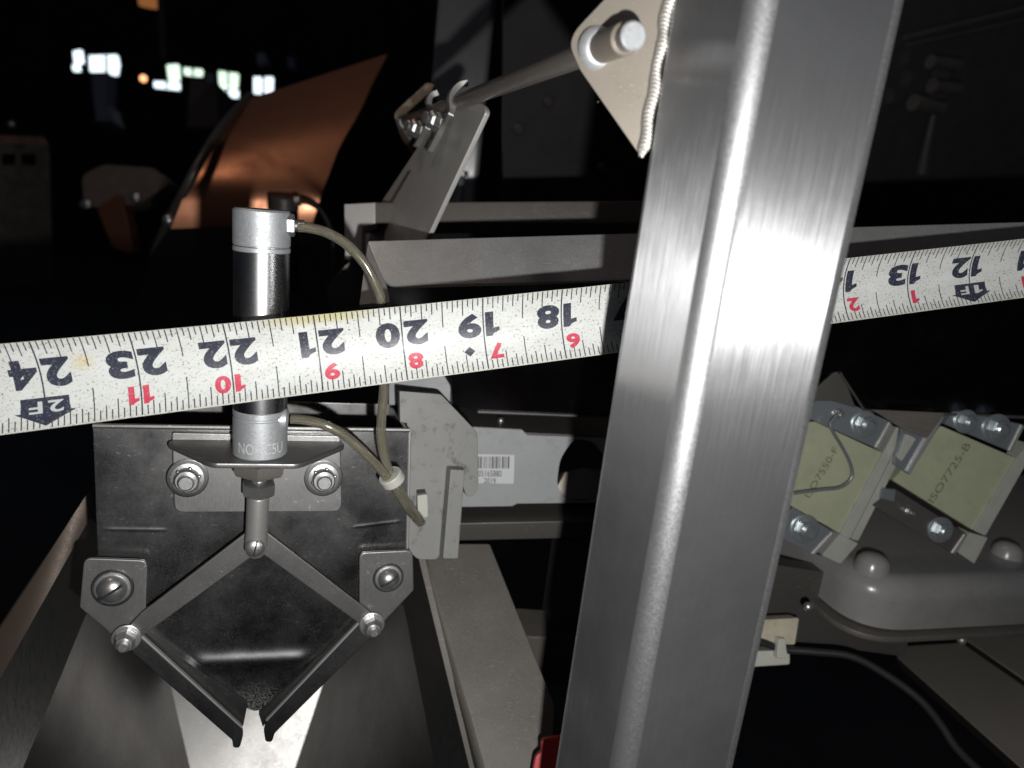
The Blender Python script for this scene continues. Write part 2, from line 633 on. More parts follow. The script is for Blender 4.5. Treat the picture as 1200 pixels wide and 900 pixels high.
wins = [  # outline, kind
    ([(85, 60), (94, 58), (96, 72), (87, 74)], 'lit', 'small bluish lit window leftmost in the dark hall'),
    ([(84, 76), (91, 75), (92, 82), (85, 82)], 'lit', 'tiny lit pane under the leftmost bluish window'),
    ([(104, 65), (136, 64), (138, 74), (136, 87), (105, 83)], 'lit', 'largest white lit window in the dark hall'),
    ([(195, 76), (208, 75), (209, 92), (197, 92)], 'litg', 'greenish lit window above the long low one'),
    ([(180, 95), (209, 96), (209, 104), (180, 101)], 'lit', 'long low lit window under the greenish one'),
    ([(215, 79), (236, 81), (235, 88), (215, 86)], 'litg', 'slim greenish lit strip right of the pole'),
    ([(256, 83), (278, 86), (277, 101), (256, 101)], 'litg', 'squarish green and white lit window beside the hood'),
    ([(254, 104), (278, 105), (278, 113), (254, 112)], 'lit', 'low lit window directly below the squarish one'),
    ([(297, 90), (305, 90), (305, 108), (297, 108)], 'lit', 'left one of two narrow upright lit windows'),
    ([(310, 90), (319, 90), (318, 109), (310, 109)], 'lit', 'right one of two narrow upright lit windows'),
]
for poly, k, lab in wins:
    c = sum((U(x, y, 4.6) for x, y in poly), V((0, 0, 0))) / len(poly)
    t = thing('hall_window', c, lab, 'window', 'lit windows far back in the hall')
    far_slab(poly, 4.6, .03, M[k], 'pane', t, .003)
    cx = sum(p[0] for p in poly) / len(poly); cy = sum(p[1] for p in poly) / len(poly)
    big = [(cx + (x - cx) * 1.12, cy + (y - cy) * 1.16) for x, y in poly]
    far_slab(big, 4.64, .05, M['black'], 'frame', t, .003)
    if poly[1][0] - poly[0][0] > 16:
        far_slab([(cx - 1, poly[0][1]), (cx + .4, poly[0][1]), (cx + .8, poly[-1][1] + 1), (cx - .6, poly[-1][1] + 1)], 4.57, .02, M['black'], 'mullion', t, 0)
t = tag(obj('amber_lamp', ball_bm(U(168, 92, 3.6), .016), M['amber']), 'small round amber lamp glowing between hall windows', 'lamp')
tag(obj('orange_beacon', lathe_bm(U(174, 8, 3.0), V((0, 0, 1)), [(0, 0), (0, .035), (.03, .04), (.09, .03), (.1, 0)], 20), M['amberdim']), 'dim orange fixture at top edge above the hall windows', 'fixture')
tag(obj('support_pole', sweep_bm([U(187, -30, 2.6), U(192, 70, 2.6)], .012, 10), M['frame']), 'thin pale pole hanging above the greenish hall window', 'pole')
t = thing('hall_column', U(118, 126, 3.2), 'dim bluish column below the white hall window', 'column')
far_slab([(106, 84), (126, 84), (124, 126), (110, 126)], 3.2, .08, M['bluegrey'], 'shaft', t)
far_slab([(110, 122), (126, 122), (132, 142), (112, 142)], 3.15, .1, M['bluegrey'], 'foot', t)
t = thing('hall_machine', U(240, 130, 2.9), 'dim squat machine under the squarish hall window', 'machine')
far_slab([(222, 92), (254, 96), (256, 150), (218, 150)], 2.9, .2, M['dark'], 'body', t)
far_slab([(240, 84), (250, 86), (250, 98), (240, 96)], 2.88, .06, M['bluegrey'], 'stack', t)
t = thing('hall_machine', U(330, 74, 3.3), 'two faint pale fittings above the narrow hall windows', 'fitting')
far_slab(rnd([(300, 62), (310, 60), (314, 76), (302, 78)], 3), 3.3, .05, M['bluegrey'], 'body', t)
far_slab(rnd([(336, 66), (344, 66), (345, 80), (338, 80)], 3), 3.3, .05, M['bluegrey'], 'body', t)
# a cabinet and a mechanism seen dimly
t = thing('machine_cabinet', U(30, 330, 1.5), 'dim brown cabinet with two square openings at left edge', 'cabinet')
pl = Plane((0, 170, 1.5), (60, 170, 1.55), (0, 330, 1.55))
obj('body', slab_bm([pl.at(*p) for p in rnd([(-20, 166), (58, 170), (62, 330), (-20, 335)], 8)], pl.n, .25, 0,
    holes=[[pl.at(*p) for p in rnd([(2, 180), (18, 180), (18, 193), (2, 193)], 3)], [pl.at(*p) for p in rnd([(25, 180), (42, 181), (42, 194), (25, 193)], 3)]]), M['beam'], t)
obj('top_cover', slab_bm([pl.at(*p) for p in rnd([(-20, 157), (52, 160), (60, 172), (-20, 168)], 4)], pl.n, .2, .003), M['brown'], t)
obj('screw', ball_bm(U(14, 146, 1.45), .008), M['bolt'], t)
t = thing('link_mechanism', U(140, 300, 1.2), 'dim grey and rust linkage with small shiny bolts', 'mechanism')
pl = Plane((95, 200, 1.2), (180, 200, 1.2), (95, 300, 1.2))
obj('bracket', slab_bm([pl.at(*p) for p in rnd([(95, 205), (120, 192), (180, 196), (200, 215), (160, 240), (112, 244), (97, 238)], 8)], pl.n, .04, .003), M['dark'], t)
obj('arm', slab_bm([pl.at(*p, .01) for p in rnd([(112, 244), (140, 225), (150, 260), (156, 298), (132, 292)], 6)], pl.n, .03, .003), M['brown'], t)
for x, y in ((102, 240), (159, 232)):
    obj('bolt', lathe_bm(U(x, y, 1.17), pl.n, [(0, .008), (.006, .008), (.008, .004), (.008, 0)], 12), M['bolt'], t)

# hood, warm lamp light painted into its colour: sheet folded with a round bend, dark lower face
t = thing('sheet_metal_hood', U(300, 400, .7), 'sheet metal hood painted in warm light with a bright bend behind the cylinder', 'hood')


def loft(rows, n=12):
    bm = bmesh.new()
    g = [[bm.verts.new(r[0].lerp(r[1], k / n)) for k in range(n + 1)] for r in rows]
    for a, b in zip(g, g[1:]):
        for k in range(n):
            bm.faces.new((a[k], a[k + 1], b[k + 1], b[k]))
    return bm


def thick(bm, th):
    """give an open sheet a thickness, away from the camera"""
    bmesh.ops.recalc_face_normals(bm, faces=bm.faces)
    f0 = max(bm.faces, key=lambda f: f.calc_area())
    if f0.normal.dot(CAM - f0.calc_center_median()) < 0:
        bmesh.ops.reverse_faces(bm, faces=bm.faces)
    ret = bmesh.ops.extrude_face_region(bm, geom=bm.faces[:])
    nv = [v for v in ret['geom'] if isinstance(v, bmesh.types.BMVert)]
    bm.normal_update()
    for v in nv:
        v.co -= v.normal * th if v.normal.length > .1 else V((0, 0, 0))
    return bm


hood_rows = []
for lx, ly, rx, ry, d in ((291, 116, 454, 63, 1.02), (270, 140, 436, 98, .970), (258, 155, 424, 125, .942), (250, 165, 415, 142, .926), (243, 176, 404, 160, .914), (237, 186, 396, 176, .9055), (232, 196, 390, 192, .8985), (227, 206, 385, 206, .8925), (221, 218, 380, 218, .8875), (213, 236, 374, 236, .8845), (200, 268, 366, 262, .892)):
    d *= .68
    hood_rows.append((U(lx, ly, d), U(rx, ry, d * 1.05)))
obj('upper_panel', thick(loft(hood_rows), .002), M['hood'], t, 60)
pl = Plane((200, 268, .608), (366, 262, .638), (190, 420, .68))
obj('lower_panel', slab_bm([pl.at(*p) for p in ((201, 267), (366, 262), (420, 290), (420, 420), (140, 420), (180, 300))], pl.n, .003, .0005), M['trough'], t)
obj('rolled_edge', sweep_bm(smooth_path([U(292, 112, .70), U(262, 146, .635), U(236, 186, .60), U(217, 222, .60), U(198, 258, .625), U(180, 300, .66)]), .0038, 12), M['frame'], t)
obj('edge_glint', ball_bm(U(198, 258, .615), .0052), M['bolt'], t)  # shiny ball drawn for the highlight on the rolled edge

# ================================================================ DARK PANEL WITH HOOK REFLECTION (upper right)
pl = Plane((600, 100, .58), (1200, 100, .76), (600, 260, .64))
t = thing('dark_cover_panel', pl.at(900, 262), 'dark glossy cover panel behind the bright steel post', 'panel')
obj('sheet', slab_bm([pl.at(*p) for p in ((590, -60), (1290, -60), (1290, 268), (590, 250))], pl.n, .004, .001), M['panel'], t)
for sx, sy in ((606, 150), (641, 118), (703, 196)):
    obj('panel_stud', lathe_bm(pl.at(sx, sy, 0), pl.n, [(0, .005), (.004, .005), (.006, .003), (.006, 0)], 14), M['frame'], t)
obj('seam_rail', sweep_bm([pl.at(1060, 44, .008), pl.at(1290, -12, .008)], .0026, 10), M['dimsteel'], t)
obj('seam_rail', sweep_bm([pl.at(1064, 52, .006), pl.at(1290, 3, .006)], .0022, 10), M['dimsteel'], t)
t = thing('hook_reflection', pl.at(1080, 205), 'dim hook reflection built as steel parts on the dark panel', 'reflection')  # blurred image of a hook mirrored in the panel, built as solid parts
for (a, b, r) in (((1090, 72), (1122, 76), 8), ((1092, 100), (1122, 104), 9), ((1070, 120), (1102, 126), 10)):
    k = .66 / F
    obj('barrel', sweep_bm([pl.at(*a, .016), pl.at(*b, .016)], r * k, 16), M['dimsteel'], t)
obj('stem', sweep_bm([pl.at(1094, 134, .014), pl.at(1086, 170, .014), pl.at(1080, 202, .014)], [.0035, .0045, .006], 12), M['dimsteel'], t)
obj('back_strap', slab_bm([pl.at(*p, .009) for p in rnd([(1100, 66), (1116, 66), (1104, 132), (1090, 132)], 4)], pl.n, .006, .0006), M['dimsteel'], t)

# ================================================================ REAR POST, ROD, ARM
n0 = U(513, 0, .60)


def square_tube(n0, s, yaw, z0, z1, r):
    """square tube with rounded edges, n0 = its nearest edge"""
    a = V((math.cos(yaw), math.sin(yaw), 0)); b = V((-math.sin(yaw), math.cos(yaw), 0))
    ctr = V((n0.x, n0.y, 0)) + (a + b) * s * .5
    bm = bmesh.new()
    ring = []
    for (sx, sy, a0) in ((-1, -1, 180), (1, -1, 270), (1, 1, 0), (-1, 1, 90)):
        for k in range(7):
            an = math.radians(a0 + 15 * k)
            ring.append(ctr + a * (sx * (s / 2 - r) + r * math.cos(an)) + b * (sy * (s / 2 - r) + r * math.sin(an)))
    lo = [bm.verts.new((p.x, p.y, z0)) for p in ring]; hi = [bm.verts.new((p.x, p.y, z1)) for p in ring]
    for i in range(len(ring)):
        j = (i + 1) % len(ring)
        bm.faces.new((lo[i], lo[j], hi[j], hi[i]))
    bm.faces.new(lo[::-1]); bm.faces.new(hi)
    return bm, ctr


bm, c0 = square_tube(n0, .045, math.radians(3), .15, 1.85, .004)
t = thing('rear_steel_post', V((c0.x, c0.y, .15)), 'grey upright steel post standing behind the hinged arm', 'post')
obj('tube', bm, M['rearpost'], t, 25)
t2 = thing('stop_bolt', U(540, 240, .52), 'small bolt standing upright before the rear post', 'bolt')
obj('shank', lathe_bm(U(538, 240, .52), U(540, 205, .52) - U(538, 240, .52), [(0, .0028), (.02, .0028), (.022, .0028)], 14), M['zinc'], t2)
obj('head', lathe_bm(U(540, 206, .52), V((0, 0, 1)), [(0, .005), (.003, .005), (.0036, .004)], 6), M['rod'], t2)

# cross bar behind the trough
pl = Plane((402, 240, .372), (745, 236, .378), (402, 265, .372))
t = thing('rear_cross_bar', pl.at(560, 262), 'dark horizontal cross bar behind the satin lip', 'bar')
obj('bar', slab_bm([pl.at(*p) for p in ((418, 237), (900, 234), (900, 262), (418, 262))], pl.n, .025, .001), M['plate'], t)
obj('end_plate', slab_bm([pl.at(*p, .003) for p in ((403, 239), (440, 237), (440, 262), (424, 266), (424, 300), (404, 300))], pl.n, .012, .0006), M['arm'], t)
pl = Plane((382, 340, .38), (421, 300, .38), (421, 356, .385))
tag(obj('grey_gusset', slab_bm([pl.at(*p) for p in ((382, 338), (404, 311), (424, 296), (424, 370), (388, 370))], pl.n, .003, .0004), M['frame']), 'grey brown gusset plate left of the satin lip end', 'gusset')

# rod with its end bracket
rp0, rp1 = U(472, 144, .425), U(742, 42, .1605)
rd = (rp1 - rp0).normalized()
t = thing('hinge_rod', rp0, 'dark round hinge rod running from the post flange to rear bracket', 'rod')
L = (rp1 - rp0).length
obj('shaft', lathe_bm(rp0, rd, [(0, .0029), (L - .0006, .0029), (L, .0024)], 28), M['rod'], t)
pl = Plane((460, 135, .428), (505, 98, .432), (480, 162, .424))
t = thing('rod_end_bracket', pl.at(470, 150), 'small bent bracket holding the far end of rod', 'bracket')
obj('web', slab_bm([pl.at(*p, .004) for p in rnd([(459, 134, 9), (500, 96, 3), (510, 99, 3), (506, 107, 2), (472, 137, 6), (486, 155, 2), (480, 165, 3)], 3)], pl.n, .018, .0008), M['flange'], t)
obj('weld_ring', lathe_bm(rp0 + rd * .006, rd, [(0, .0042), (.002, .0048), (.004, .0036)], 20), M['weld'], t)

# hinged arm
apl = Plane((566, 120, .292), (497, 166, .350), (500, 276, .318))
t = thing('hinged_arm', apl.at(460, 280), 'flat grey steel arm clipped to the hinge rod', 'arm')
obj('plate', slab_bm([apl.at(*p) for p in rnd([(505, 142, 4), (564, 119, 9), (570, 129, 6), (488, 304, 0), (402, 304, 0), (492, 168, 4)], 5)], apl.n, .0022, .0005), M['arm'], t)
obj('wear_groove', slab_bm([apl.at(*p, .0003) for p in ((478, 200), (482, 200), (446, 262), (441, 262))], apl.n, .0002, 0), M['rod'], t)
wv = rd * .0045


def rod_d(px):
    """distance of the rod where it crosses a pixel column"""
    a, b = RW.transposed() @ (rp0 - CAM), RW.transposed() @ (rp1 - CAM)
    q = (px - 600) / F
    tt = (-q * a.z - a.x) / ((b.x - a.x) + q * (b.z - a.z))
    return -(a.z + (b.z - a.z) * tt)


for path in ([(503, 178), (512, 161), (519, 147), (526, 137), (529, 128), (528, 116), (531, 107), (538, 100), (547, 98)],
             [(487, 172), (493, 162), (501, 149), (505, 139), (504, 128), (502, 119), (505, 112), (512, 109)]):
    ref = rod_d(path[5][0]) - .0130
    pts = [apl.at(*path[0], .0030), apl.at(*path[1], .0034), apl.at(*path[2], .004)] + [U(x, y, ref + .0005 * i) for i, (x, y) in enumerate(path[3:])]
    obj('rod_clip', ribbon_bm(smooth_path(pts, 6), wv, .0023), M['clip'], t)
for (x, y, r) in ((491, 152, .0038), (513, 143, .0040)):
    p = apl.at(x, y, .0045)
    axn = (apl.n + (CAM - p).normalized() * .6).normalized()
    b = obj('bolt', lathe_bm(p, axn, [(0, r * 1.1), (.0015, r * 1.1), (.0016, r * .95), (.005, r * .95), (.0058, r * .7), (.0058, 0)], 6, .3), M['bolt'], t)
    obj('stud', lathe_bm(p + axn * .0055, axn, [(0, r * .6), (.0022, r * .6), (.0026, r * .45), (.0026, 0)], 16), M['bolt'], b)

# ================================================================ TROUGH WITH SATIN LIP
lpl = Plane((430, 283, .288), (745, 273, .298), (455, 335, .277))
t = thing('feed_trough', lpl.at(800, 330), 'long steel trough with satin folded lip behind the tape', 'trough')
obj('lip', slab_bm([lpl.at(*p) for p in rnd([(430, 282, 4), (1290, 257, 0), (1290, 291, 0), (735, 328, 0), (452, 336, 16)], 4, 6)], lpl.n, .0015, .0006), M['lip'], t)
e0, e1, e2, e3 = lpl.at(431, 284, .0002), U(421, 357, .268), U(457, 354, .262), lpl.at(453, 334, .0002)
obj('end_cheek', hexa_bm([e0, e1, e2, e3], [p + lpl.n * -.002 for p in (e0, e1, e2, e3)], .0002), M['lip'], t)
tpl = Plane((455, 345, .290), (1200, 330, .305), (600, 485, .330))
obj('front_panel', slab_bm([tpl.at(*p) for p in ((440, 318), (735, 318), (1290, 285), (1290, 494), (1013, 482), (985, 436), (955, 440), (860, 486), (720, 490), (560, 484), (468, 452))], tpl.n, .0015, .0004), M['trough'], t)

obj('edge_highlight', sweep_bm([tpl.at(985, 438, .0004), tpl.at(1013, 481, .0004), tpl.at(1290, 493, .0004)], .0007, 8), M['frame'], t)  # thin roll added to draw a highlight along the lower edge
obj('edge_highlight', sweep_bm([tpl.at(560, 483, .0004), tpl.at(720, 489, .0004), tpl.at(860, 485, .0004)], .0006, 8), M['frame'], t)  # the same added highlight line, left part
# ================================================================ LABELLED HOUSING AND FRAME BEHIND (centre)
hpl = Plane((560, 503, .335), (690, 512, .342), (560, 592, .338))
t = thing('sensor_housing', hpl.at(620, 592), 'light grey housing with barcode label and rounded hole', 'housing')
outer = [hpl.at(*p) for p in ((535, 500), (612, 504), (618, 510), (790, 516), (790, 588), (606, 590), (600, 593), (535, 594))]
hole = [hpl.at(*p) for p in rnd([(672, 514), (694, 516), (712, 540), (712, 575), (690, 588), (666, 588), (652, 570), (656, 538)], 10, 4)]
obj('front_face', slab_bm(outer, hpl.n, .002, 0, holes=[hole]), M['housing'], t)
k = hpl.n.cross(V((0, 0, 1))).normalized()
back = V((-hpl.n.x, -hpl.n.y, 0)).normalized()
a0, a1 = hpl.at(535, 500), hpl.at(612, 504)
b0, b1 = hpl.at(612, 508), hpl.at(790, 515)
dz = V((0, 0, .0004))
obj('top_face', hexa_bm([a0 + dz, a1 + dz, a1 + back * .03 + dz, a0 + back * .03 + dz], [p - V((0, 0, .0015)) for p in (a0, a1, a1 + back * .03, a0 + back * .03)], .0003), M['frame'], t)
obj('top_face', hexa_bm([b0 + dz, b1 + dz, b1 + back * .03 + dz, b0 + back * .03 + dz], [p - V((0, 0, .0015)) for p in (b0, b1, b1 + back * .03, b0 + back * .03)], .0003), M['frame'], t)
obj('rivet', ball_bm(a1 + back * .008 + V((-.009, 0, .0008)), .0016), M['bolt'], t)
ip = Plane((640, 550, .349), (720, 550, .353), (640, 590, .347))
obj('inner_block', slab_bm([ip.at(*p) for p in ((650, 575), (662, 553), (684, 548), (730, 552), (730, 586), (650, 586))], ip.n, .01, .0006), M['flange'], t)
# label
t2 = thing('barcode_label', hpl.at(582, 567), 'white paper barcode label reading 05165880 2019 on grey housing', 'label')
obj('sticker', slab_bm([hpl.at(*p, .0004) for p in rnd([(549, 532, 2), (603, 533, 2), (602, 567, 2), (549, 566, 2)], 2)], hpl.n, .0002, 0), M['paper'], t2)
bm = bmesh.new()
x = 560.5
while x < 597:
    wdt = random.choice((.8, .8, 1.4, 2.2))
    slab_bm([hpl.at(*p, .00055) for p in ((x, 535), (x + wdt, 535.1), (x + wdt - .3, 549), (x - .3, 549))], hpl.n, .0001, 0, bm=bm)
    x += wdt + random.choice((.8, 1.2, 1.8))
obj('printed_bars', bm, M['greyink'], t2)
for s, x0, x1, y0, y1 in (('05165880', 560.5, 588, 558.5, 551), ('2019', 567, 581, 566.5, 560)):
    o = hpl.at(x0, y0, .00055)
    obj('printed_number', print_bm(s, o, hpl.at(x1, y0 + .3, .00055) - o, hpl.at(x0, y1, .00055) - o, .01), M['greyink'], t2, raw=True)


def beam(name, p0, p1, upv, backv, mat, parent=None, bevel=.0006):
    return obj(name, hexa_bm([p0, p1, p1 + upv, p0 + upv], [q + backv for q in (p0, p1, p1 + upv, p0 + upv)], bevel), mat, parent)


fz = lambda h: V((0, 0, h))
bk = back
o = beam('frame_rail', U(535, 634, .332), U(790, 628, .345), fz(.0085), bk * .022, M['frame'])
tag(o, 'horizontal dark frame rail under the labelled grey housing', 'rail')
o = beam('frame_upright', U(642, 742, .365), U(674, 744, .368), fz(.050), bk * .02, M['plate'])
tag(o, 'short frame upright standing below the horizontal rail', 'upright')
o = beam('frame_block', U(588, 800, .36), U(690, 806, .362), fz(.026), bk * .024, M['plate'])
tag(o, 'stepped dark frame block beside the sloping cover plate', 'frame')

# ================================================================ CHUTE (lower left)
t = thing('discharge_chute', U(290, 960, .38), 'wide folded steel discharge chute under the hopper gates', 'chute')
tops = [(110, 566, .31), (106, 606, .306), (134, 640, .330), (176, 700, .475), (412, 700, .497), (462, 655, .342), (490, 652, .322), (497, 650, .322)]
bots = [(-78, 860, .27), (-92, 960, .275), (0, 965, .288), (238, 965, .430), (324, 965, .441), (523, 965, .310), (566, 965, .300), (572, 965, .300)]
names = ['outer_flange', 'side_wall', 'slope_wall', 'chute_floor', 'slope_wall', 'side_wall', 'edge_fold']
mats = ['flangebrown', 'chute', 'chute', 'chute', 'chute', 'chute', 'frame']
for i, nm in enumerate(names):
    A0, A1, B0, B1 = U(*tops[i]), U(*tops[i + 1]), U(*bots[i]), U(*bots[i + 1])
    bm = loft([(A0.lerp(B0, k / 10), A1.lerp(B1, k / 10)) for k in range(11)], 6)
    obj(nm, thick(bm, .0012), M[mats[i]], t, 50)
# sloping cover plate to the right of the chute
cpl = Plane((500, 640, .335), (574, 642, .340), (569, 900, .295))
t = thing('sloping_cover_plate', cpl.at(600, 900), 'blasted grey sloping cover plate between chute and bright post', 'plate')
obj('plate', slab_bm([cpl.at(*p) for p in rnd([(495, 637, 0), (574, 637, 3), (650, 826, 3), (644, 965, 0), (586, 965, 0)], 3)], cpl.n, .003, .0006), M['plate'], t)
fold = [(495, 640), (526, 740), (556, 840), (591, 965)]
bm = bmesh.new()
rows = []
for (x, y) in fold:
    p = cpl.at(x, y); wv_ = (cpl.at(x - 30, y) - p).normalized()
    row = []
    for k in range(7):
        an = math.radians(90 - 15 * k)
        row.append(p + wv_ * (.004 * math.cos(an)) + cpl.n * (.004 * math.sin(an) - .004))
    row.append(row[-1] - cpl.n * .012)
    rows.append([bm.verts.new(q) for q in row])
for a, b in zip(rows, rows[1:]):
    for k in range(7):
        bm.faces.new((a[k], a[k + 1], b[k + 1], b[k]))
obj('folded_edge', bm, M['plate'], t, 50)
rpl = Plane((630, 870, .285), (650, 870, .285), (630, 900, .283))
tag(obj('red_knob', slab_bm([rpl.at(*p) for p in rnd([(646, 864, 6), (633, 867, 6), (634, 881, 3), (627, 886, 5), (620, 925, 0), (680, 925, 0), (680, 862, 4)], 5)], rpl.n, .004, .001), M['red']),
    'red plastic knob peeking out beside the post foot', 'knob')

# ================================================================ RIGHT: VIBRATOR BASE, SPRING BLOCKS
lv = Level((1000, 731, .350))
t = thing('vibrator_base', lv.at(1050, 735), 'grey painted cast base with rounded corner and domed boss', 'base')
out = rnd([(860, 615, 0), (921, 666, 0), (1008, 741, 60), (1300, 726, 0), (1300, 600, 0), (1000, 570, 0)], 0, 10)
bm = bmesh.new()
pts = [lv.at(*p) for p in out]
H = .024
lo = [bm.verts.new(p) for p in pts]; hi = [bm.verts.new(p + fz(H)) for p in pts]
n = len(pts)
topf = bm.faces.new(hi)
bm.faces.new(lo[::-1])
for i in range(n):
    bm.faces.new((lo[i], lo[(i + 1) % n], hi[(i + 1) % n], hi[i]))
bmesh.ops.recalc_face_normals(bm, faces=bm.faces)
bmesh.ops.bevel(bm, geom=list(topf.edges), offset=.010, segments=6, profile=.5, affect='EDGES', clamp_overlap=True)
obj('casting', bm, M['castpaint'], t, 40)
top = Level((1000, 731, .350)); top.o = lv.o + fz(H)
for (x, y, r) in ((1022, 664, .0085), (1180, 650, .008)):
    c = top.at(x, y)
    obj('domed_boss', lathe_bm(c - fz(.002), V((0, 0, 1)), [(0, r), (.002, r * .97), (.006, r * .85), (.008, r * .6), (.0088, r * .3), (.009, 0)], 28), M['castpaint'], t, 60)
lv2 = Level((1000, 731, .350)); lv2.o = lv.o - fz(.001)
out2 = [lv2.at(*p) for p in rnd([(850, 618, 0), (912, 668, 0), (1000, 750, 60), (1300, 735, 0), (1300, 600, 0), (1000, 570, 0)], 0, 10)]
obj('base_flange', slab_bm(out2, V((0, 0, 1)), .003, .0008), M['plate'], t)
obj('bolt_head', ball_bm(U(947, 711, .343), .0022), M['bolt'], t)

bpl = Plane((1043, 495, .345), (1190, 537, .352), (984, 623, .350))
bk2 = -bpl.n


def slab_px(name, poly, h, th, mat, parent, pl=bpl, r=2, bevel=.0003, label=None):
    return obj(name, slab_bm([pl.at(*p, h) for p in rnd(poly, r, 3)], pl.n, th, bevel), mat, parent, label=label)


def hexbolt(p, n, r, mat, parent, name='bolt', rot=.2, hgt=.0035):
    b = obj(name, lathe_bm(p, n, [(0, r * 1.35), (.0007, r * 1.35), (.0008, r), (hgt * .85, r), (hgt, r * .85), (hgt, 0)], 6 if False else 6, rot), mat, parent)
    obj('washer', lathe_bm(p - n * .0004, n, [(0, r * 1.55), (.0007, r * 1.55), (.001, r * 1.4), (.001, 0)], 24), mat, b)
    obj('stud', lathe_bm(p + n * (hgt - .0002), n, [(0, r * .62), (.0014, r * .62), (.0018, r * .5), (.0018, 0)], 18), mat, b)
    return b


tA = thing('spring_block', bpl.at(960, 640), 'pale green epoxy spring block with twisted wire beside post', 'spring block', 'pale green spring blocks on the cast base')
slab_px('epoxy_leaf', [(955, 494), (1035, 531), (984, 625), (890, 572), (905, 500)], 0, .006, M['epoxy'], tA)
slab_px('edge_strip', [(1051, 500), (1060, 505), (996, 632), (984, 627)], .0012, .009, M['strip'], tA)
slab_px('edge_strip', [(1061, 505), (1069, 509), (1006, 634), (997, 632)], .0004, .009, M['strip'], tA)
slab_px('foot', [(984, 626), (1006, 637), (985, 661), (963, 651)], .0022, .01, M['strip'], tA)
slab_px('upper_clamp', [(966, 459), (1045, 495), (1028, 526), (940, 487)], .002, .004, M['zinc'], tA)
slab_px('upper_clamp', [(1045, 497), (1054, 501), (1037, 531), (1029, 526)], -.004, .004, M['black'], tA)  # black slab put in for the shade in the gap beside the clamp
slab_px('lower_clamp', [(930, 595), (978, 624), (953, 650), (900, 622)], .002, .004, M['zinc'], tA)
slab_px('clamp_block', [(978, 626), (984, 628), (964, 652), (955, 649)], -.002, .004, M['black'], tA)
hexbolt(bpl.at(1013, 497, .0023), bpl.n, .0040, M['zincbolt'], tA)
hexbolt(bpl.at(943, 620, .0023), bpl.n, .0044, M['zincbolt'], tA)
hexbolt(bpl.at(982, 485, .0023), bpl.n, .0016, M['bolt'], tA, 'screw')
slab_px('clamp_glint', [(1042, 495), (1046, 497), (1030, 526), (1026, 524)], .0027, .002, M['clip'], tA, r=0)  # paler steel slivers paint the glint on the clamp ends
slab_px('clamp_glint', [(975, 624), (978, 626), (955, 651), (951, 649)], .0027, .002, M['clip'], tA, r=0)
tB = thing('spring_block', bpl.at(1110, 660), 'pale green epoxy spring block farther right with printed ISO7725-B', 'spring block', 'pale green spring blocks on the cast base')
slab_px('epoxy_leaf', [(1103, 499), (1191, 537), (1141, 622), (1046, 563)], -.0015, .006, M['epoxy'], tB)
slab_px('edge_strip', [(1194, 534), (1206, 519), (1214, 524), (1155, 628), (1141, 622)], 0, .008, M['strip'], tB)
slab_px('foot', [(1137, 624), (1158, 630), (1142, 661), (1123, 648)], .001, .009, M['strip'], tB)
slab_px('upper_clamp', [(1118, 480), (1201, 498), (1184, 529), (1107, 497)], .0008, .004, M['zinc'], tB)
slab_px('lower_clamp', [(1048, 572), (1133, 626), (1117, 649), (1022, 592)], .0008, .004, M['frame'], tB)
slab_px('clamp_block', [(1133, 628), (1137, 629), (1124, 650), (1119, 648)], -.003, .004, M['black'], tB)
slab_px('stop_pad', [(1034, 572), (1050, 574), (1048, 588), (1032, 584)], .002, .003, M['zinc'], tB)
hexbolt(bpl.at(1168, 502, .0012), bpl.n, .0044, M['zincbolt'], tB)
hexbolt(bpl.at(1132, 494, .0012), bpl.n, .0036, M['zincbolt'], tB)
hexbolt(bpl.at(1102, 621, .0012), bpl.n, .0040, M['zincbolt'], tB)
hexbolt(bpl.at(1064, 599, .0012), bpl.n, .0012, M['bolt'], tB, 'screw')
for tt, s, p0, p1, hh, lvl in ((tA, 'ISO7550-F', (949, 584), (983, 527), 8, .0003), (tB, 'ISO7725-B', (1094, 590), (1138, 522), 9, -.0012)):
    o = bpl.at(*p0, lvl)
    ex = bpl.at(*p1, lvl) - o
    ey = bpl.n.cross(ex).normalized() * (hh * .35 / F)
    obj('printed_code', print_bm(s, o, ex, ey), M['fadedink'], tt, raw=True)
slab_px('clamp_glint', [(1197, 498), (1201, 500), (1186, 530), (1182, 528)], .0015, .002, M['clip'], tB, r=0)  # glints on this block's clamp ends, painted as paler steel
slab_px('clamp_glint', [(1130, 626), (1133, 628), (1119, 650), (1115, 648)], .0015, .002, M['clip'], tB, r=0)
t = thing('clamp_tab', bpl.at(1065, 556), 'bright folded metal tab hanging between both spring blocks', 'tab')
slab_px('tab', [(1057, 498), (1102, 487), (1108, 488), (1066, 557), (1048, 545)], .0045, .002, M['zinc'], t)
slab_px('bright_fold', [(1101, 487), (1106, 489), (1067, 556), (1063, 553)], .0058, .0016, M['clip'], t)
slab_px('roof_plate', [(1022, 480), (1108, 484), (1086, 514), (1062, 505)], .0062, .0015, M['plate'], t)
slab_px('slot_piece', [(1062, 508), (1074, 514), (1057, 541), (1051, 536)], .0056, .001, M['strip'], t)
tag(obj('side_gusset', slab_bm([bpl.at(*p, .004) for p in ((940, 470), (985, 430), (1003, 478), (975, 470))], bpl.n, .002, .0003), M['frame']),
    'grey triangular gusset under the trough beside the post', 'gusset')
wp = [bpl.at(983, 484, .006), bpl.at(974, 496, .007), bpl.at(976, 506, .007), bpl.at(988, 526, .005), bpl.at(997, 545, .004), bpl.at(998, 560, .0038), bpl.at(985, 571, .0038), bpl.at(962, 574, .004), bpl.at(930, 578, .004)]
tag(obj('safety_wire', sweep_bm(smooth_path(wp, 8), .00075, 8), M['zinc']), 'thin twisted metal wire looping over the left spring block', 'wire')

